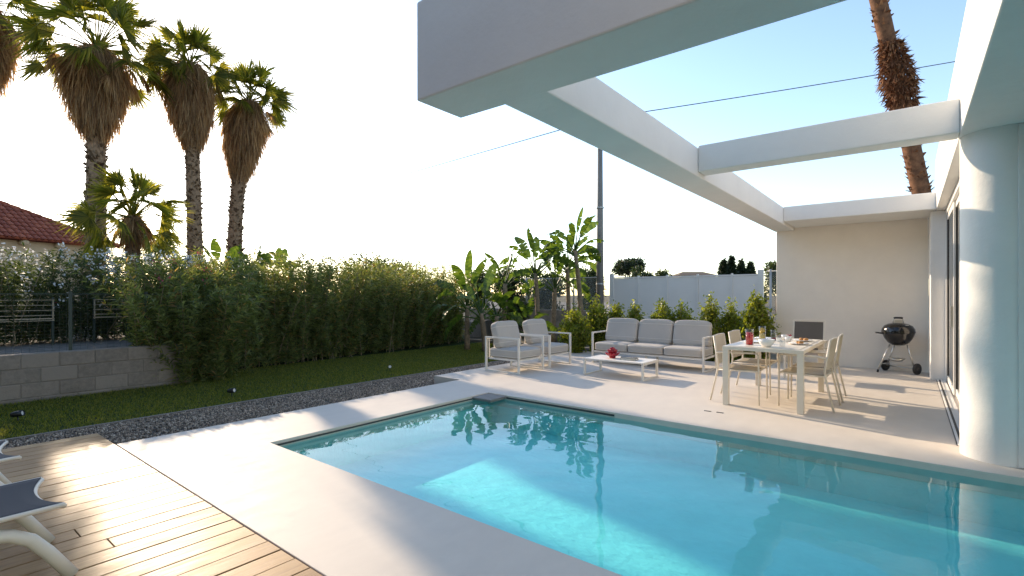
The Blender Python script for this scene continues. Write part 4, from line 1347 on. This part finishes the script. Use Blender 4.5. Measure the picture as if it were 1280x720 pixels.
# dark sling armchair standing at the far end
hc = thing('sling_armchair', 'dark mesh armchair facing the table from its far end by the wall', 'chair', (-1.38, 9.75, 0), -PI / 2)
for s_ in (-1, 1):
    m = MB(); y = s_ * .27
    m.box(-.28, -.25, y - .016, y + .016, 0, .64); m.box(.25, .28, y - .016, y + .016, 0, .64); m.box(-.25, .25, y - .016, y + .016, .61, .64)
    m.build('arm_frame', M['cream'], hc, bevel=.003)
m = MB(); m.bar((-.25, -.23, .40), (-.36, -.23, .95), .024, .024); m.bar((-.25, .23, .40), (-.36, .23, .95), .024, .024); m.bar((-.36, -.24, .95), (-.36, .24, .95), .024, .024)
m.build('back_frame', M['cream'], hc)
m = MB(); m.bar((-.25, -.254, .40), (-.25, .254, .40), .026, .026); m.bar((.25, -.254, .40), (.25, .254, .40), .026, .026); m.bar((-.25, -.24, .40), (.25, -.24, .40), .024, .02); m.bar((-.25, .24, .40), (.25, .24, .40), .024, .02); m.build('seat_frame', M['cream'], hc)
m = MB(); m.bar((-.262, 0, .44), (-.355, 0, .935), .44, .008, up=(1, 0, 0)); m.build('backrest', M['mesh_dark'], hc)
m = MB(); m.box(-.235, .235, -.25, .25, .405, .415); m.build('seat', M['mesh_dark'], hc)

ZT = .7565
def tpt(x, y):
    """table-top point seen at a photo pixel"""
    d = 627.0 * (CAMH - ZT) / (y - 369); p = at(x, y, d); return (p.x, p.y, ZT)
def glass(name, label, loc, r, h, fill=None, fmat=None, group=None):
    root = thing(name, label, 'glass', loc, 0, group)
    m = MB(); m.lathe([(0, .001), (r * .94, .001), (r, h), (r - .003, h), (r * .94 - .003, .006), (0, .006)], 24); m.build('vessel', M['drinkglass'], root)
    if fill:
        m = MB(); rr = r * .94 - .004; r2 = rr + .06 * r * fill; m.lathe([(0, .007), (rr, .007), (r2, h * fill), (0, h * fill)], 24); m.build('drink', fmat, root)
    return root
glass('juice_carafe', 'tall glass carafe full of bright red juice on the table edge', tpt(937, 431), .050, .205, .78, M['red'])
g1 = glass('water_glass', 'tall glass of pale yellow drink with lemon slices behind the white bowl', tpt(953, 425), .046, .20, .45, M['lemonade'])
for k, (dx, dz) in enumerate(((-.010, .115), (.012, .135), (-.004, .155))):
    m = MB(); m.lathe([(0, -.003), (.026, -.003), (.026, .003), (0, .003)], 16, c=(dx, 0, dz), M4=Matrix.Rotation(1.2 + .4 * k, 4, 'X')); m.build('lemon_slice', M['yellow'], g1)
glass('wine_glass', 'clear tumbler with a dark drink beside the lemon glass', tpt(967, 426), .036, .155, .3, M['berry'])
glass('tumbler', 'small clear tumbler next to the white bowl', tpt(978, 433), .034, .085)
glass('tumbler', 'small clear tumbler just behind the other near the bowl', tpt(975, 427.5), .032, .08)
bo = thing('serving_bowl', 'round white china bowl near the front of the table', 'bowl', tpt(958, 433.5))
m = MB(); m.lathe([(0, .0), (.045, .0), (.05, .008), (.088, .05), (.095, .095), (.090, .095), (.08, .05), (.045, .014), (0, .012)], 28); m.build('vessel', M['china'], bo)
def plate(label, loc, r=.125, food=True, seed=0):
    root = thing('dinner_plate', label, 'plate', loc, 0, 'plates laid on the table')
    m = MB(); m.lathe([(0, .002), (r * .6, .002), (r, .016), (r, .020), (r * .62, .008), (0, .008)], 32); m.build('dish', M['china'], root)
    if food:
        rn = random.Random(seed)
        for k in range(3):
            m = MB(); s_ = rn.uniform(.022, .034); m.lathe([(0, -s_ * .6), (s_ * .8, -s_ * .4), (s_, 0), (s_ * .7, s_ * .6), (0, s_ * .75)], 12, c=(rn.uniform(-.05, .05), rn.uniform(-.05, .05), .008 + s_ * .6)); m.build('pastry', M['food'], root)
    return root
plate('white plate with pastries at the seat nearest the pool, door side', tpt(998, 430.5), seed=1)
plate('white plate with pastries in the middle of the table, door side', (-1.17, 8.02, ZT), seed=2)
plate('empty white plate at the near seat on the sofa side', (-1.66, 7.40, ZT), food=False)
plate('empty white plate at the far seat on the sofa side', (-1.68, 8.05, ZT), food=False)
for k, (x, y, lab) in enumerate(((-1.42, 8.15, 'white coffee cup on the far middle of the table'), (-1.30, 7.72, 'white coffee cup beside the pastry plates'))):
    root = thing('coffee_cup', lab, 'cup', (x, y, ZT), .6 + k, 'coffee cups on the table')
    m = MB(); m.lathe([(0, .0), (.026, .0), (.038, .03), (.042, .07), (.039, .07), (.034, .03), (.02, .006), (0, .006)], 20); m.build('vessel', M['china'], root)
    m = MB(); m.tube([(.040, 0, .06), (.062, 0, .055), (.062, 0, .03), (.037, 0, .022)], .004, 6); m.build('handle', M['china'], root)
for lab, x, y, s_ in (('dark red berries in a small heap near the juice carafe', -1.50, 7.32, 1), ('dark red berries in a small heap at the far end of the table', -1.40, 8.32, 2)):
    root = thing('berry_bowl', lab.replace('dark red berries in a small heap', 'small white bowl of dark red berries'), 'bowl', (x, y, ZT), 0, 'berry bowls on the table')
    m = MB(); m.lathe([(0, 0), (.03, 0), (.055, .03), (.06, .045), (.056, .045), (.05, .03), (.02, .008), (0, .008)], 20); m.build('vessel', M['china'], root)
    rn = random.Random(s_)
    m = MB()
    for k in range(12):
        a = rn.uniform(0, 2 * PI); q_ = rn.uniform(0, .035); m.lathe([(0, -.013), (.011, -.006), (.013, 0), (.011, .006), (0, .013)], 10, c=(q_ * math.cos(a), q_ * math.sin(a), .045 + rn.uniform(0, .015)))
    m.build('berries', M['berry'], root)

# ------------------------------------------------------------------ kettle barbecue
bb = thing('kettle_barbecue', 'black kettle barbecue on steel legs with two wheels by the cream wall', 'barbecue', (-.16, 11.42, 0), rad(8))
zc = .735
m = MB(); m.lathe([(0, -.245), (.09, -.235), (.155, -.19), (.205, -.115), (.237, -.03), (.244, .0), (.238, .0), (.20, -.11), (0, -.22)], 40, (0, 0, zc)); m.build('bowl', M['enamel'], bb)
m = MB(); m.lathe([(.249, -.008), (.249, .006), (.240, .06), (.205, .115), (.14, .15), (.06, .165), (0, .167)], 40, (0, 0, zc)); lid = m.build('lid', M['enamel'], bb)
m = MB(); m.tube([(-.075, 0, zc + .155), (-.07, 0, zc + .225), (-.05, 0, zc + .245), (.05, 0, zc + .245), (.07, 0, zc + .225), (.075, 0, zc + .155)], .009, 8); m.build('handle_bracket', M['steel'], lid)
m = MB(); m.tube([(-.065, 0, zc + .25), (-.04, 0, zc + .258), (.04, 0, zc + .258), (.065, 0, zc + .25)], .017, 10); m.build('handle', M['dark'], lid)
m = MB(); m.box(-.055, .055, -.022, -.018, zc + .15, zc + .215); m.build('heat_shield', M['steel'], lid)
m = MB(); m.lathe([(0, .16), (.035, .158), (.035, .168), (0, .17)], 16, (.10, -.12, zc - .03)); m.build('vent', M['steel'], lid)
m = MB(); m.tube([(-.23, -.05, zc - .03), (-.33, -.05, zc - .02), (-.33, .07, zc - .02), (-.23, .07, zc - .03)], .011, 8); m.build('side_handle', M['dark'], bb)
FA = (-.31, -.10); WB = (-.16, .24); WA = (.25, -.12)
m = MB(); m.tube([(-.13, -.08, zc - .215), (FA[0], FA[1], .03)], .0135, 10); lg = m.build('leg', M['steel'], bb)
m = MB(); m.tube([(FA[0] + .006, FA[1], .05), (FA[0] - .004, FA[1], .004)], .017, 10); m.build('foot_cap', M['dark'], lg)
m = MB(); m.tube([(.12, -.08, zc - .215), (WA[0] - .035, WA[1] + .02, .10)], .0135, 10); m.build('leg', M['steel'], bb)
m = MB(); m.tube([(-.03, .13, zc - .215), (WB[0] + .02, WB[1] - .02, .10)], .0135, 10); m.build('leg', M['steel'], bb)
m = MB(); m.tube([(WA[0], WA[1], .10), (WB[0], WB[1], .10)], .008, 8); m.build('axle', M['steel'], bb)
m = MB(); m.tube([(FA[0] + .07, FA[1] + .01, .16), (WA[0] - .06, WA[1] + .03, .16)], .005, 6); m.tube([(FA[0] + .07, FA[1] + .02, .16), (WB[0] + .05, WB[1] - .05, .16)], .005, 6); m.build('brace', M['steel'], bb)
for wx, wy in (WA, WB):
    Mw = Matrix.Translation((wx, wy, .10)) @ Matrix.Rotation(math.atan2(WA[1] - WB[1], WA[0] - WB[0]) , 4, 'Z') @ Matrix.Rotation(PI / 2, 4, 'Y')
    m = MB(); m.lathe([(.03, -.022), (.082, -.022), (.098, -.014), (.10, 0), (.098, .014), (.082, .022), (.03, .022)], 28, M4=Mw); wh = m.build('wheel', M['dark'], bb)
    m = MB(); m.lathe([(0, -.026), (.032, -.024), (.032, .024), (0, .026)], 16, M4=Mw); m.build('hub', M['gasket'], wh)
m = MB(); m.lathe([(0, .205), (.07, .208), (.13, .26), (.125, .26), (.065, .214), (0, .211)], 28, (-.02, 0, 0)); m.build('ash_pan', M['steel'], bb)
m = MB(); m.lathe([(0, zc - .26), (.03, zc - .258), (.05, zc - .236), (0, zc - .236)], 16); m.build('bottom_vent', M['steel'], bb)

# ------------------------------------------------------------------ sun loungers on the deck, lower left
def lounger():
    root = thing('sun_lounger', '', 'sun lounger')
    W2 = .27
    for s_ in (-1, 1):
        x = s_ * W2
        m = MB()
        pts = [(x, -1.55, .30), (x, -.40, .305), (x, -.28, .30), (x, -.19, .275), (x, -.12, .23), (x, -.06, .15), (x, .03, .002)]
        m.tube(pts, [.030] * 7, 12); m.build('frame_rail', M['cream'], root)
        m = MB(); m.tube([(x, -1.42, .295), (x, -1.36, .15), (x, -1.30, .002)], .026, 10); m.build('leg', M['cream'], root)
    m = MB(); m.tube([(-W2, -.34, .315), (W2, -.34, .315)], .018, 8); m.tube([(-W2, -1.0, .315), (W2, -1.0, .315)], .018, 8); m.build('cross_bar', M['cream'], root)
    # sling: rails under its edges, concave free end
    V = []; F = []
    nxx, nyy = 13, 22
    for j in range(nyy):
        for i in range(nxx):
            u = i / (nxx - 1) * 2 - 1; v = j / (nyy - 1)
            yend = -.065 + .065 * abs(u) ** 2.2
            y = yend - v * 1.25
            z = .372 - .014 * (1 - u * u) - .01 * v
            V.append((u * (W2 + .012), y, z))
    for j in range(nyy - 1):
        for i in range(nxx - 1):
            a = j * nxx + i; F.append([a, a + 1, a + nxx + 1, a + nxx])
    m = MB(); m.add(V, F, True); so = m.build('sling', M['sling'], root)
    sd = so.modifiers.new('thick', 'SOLIDIFY'); sd.thickness = .006; sd.offset = 0
    m = MB()
    for s_ in (-1, 1):
        m.tube([(s_ * (W2 + .01), .0, .364), (s_ * (W2 + .01), -.65, .36), (s_ * (W2 + .01), -1.25, .355)], .012, 8)
    m.tube([((W2 + .008) * u, -.062 + .062 * abs(u) ** 2.2, .358 - .014 * (1 - u * u)) for u in np.linspace(-1, 1, 13)], .012, 8)
    m.build('sling_rail', M['cream'], root)
    m = MB(); m.add([(-W2, -1.27, .355), (W2, -1.27, .355), (W2, -1.82, .66), (-W2, -1.82, .66), (-W2, -1.275, .347), (W2, -1.275, .347), (W2, -1.825, .652), (-W2, -1.825, .652)], [[0, 1, 2, 3], [7, 6, 5, 4], [0, 4, 5, 1], [1, 5, 6, 2], [2, 6, 7, 3], [3, 7, 4, 0]])
    m.build('backrest', M['sling'], root)
    m = MB(); m.tube([(-W2, -1.25, .34), (-W2, -1.83, .655), (W2, -1.83, .655), (W2, -1.25, .34)], .016, 8); m.build('back_frame', M['cream'], root)
    return root
l0 = lounger()
for k, (x, y, lab) in enumerate(((-3.56, .57, 'slate blue sling lounger on cream tube legs, nearer one on the deck'), (-4.74, .56, 'slate blue sling lounger at the photo edge, farther one on the deck'))):
    o = l0 if k == 0 else copy_tree(l0)
    o.location = (x, y, 0); o['label'] = lab; o['group'] = 'sun loungers on the deck'

# ------------------------------------------------------------------ lawn spotlights
def spot():
    root = thing('garden_spotlight', '', 'spotlight')
    m = MB(); m.tube([(0, 0, -.05), (0, 0, .06)], .008, 8); m.tube([(0, 0, .06), (.0, -.01, .085)], .010, 8); m.build('spike', M['dark'], root)
    m = MB(); M4 = Matrix.Translation((0, 0, .095)) @ Matrix.Rotation(rad(80), 4, 'Y')
    m.lathe([(0, -.07), (.028, -.065), (.034, -.03), (.036, .055), (.030, .055), (.028, .03), (0, .03)], 18, M4=M4); hd = m.build('head', M['dark'], root)
    m = MB(); m.lathe([(0, .042), (.029, .042)], 18, M4=M4); m.build('lens', M['china'], hd)
    return root
s0 = spot()
for k, (x, y, rz, lab) in enumerate(((-8.52, 1.05, .9, 'black garden spotlight on the lawn nearest the deck'), (-8.05, 3.32, .4, 'black garden spotlight on the lawn in the middle of the row'), (-8.23, 6.41, -.6, 'black garden spotlight on the lawn farthest from the deck'))):
    o = s0 if k == 0 else copy_tree(s0)
    o.location = (x, y, G + .01); o.rotation_euler = (0, 0, rz); o['label'] = lab; o['group'] = 'spotlights on the lawn'
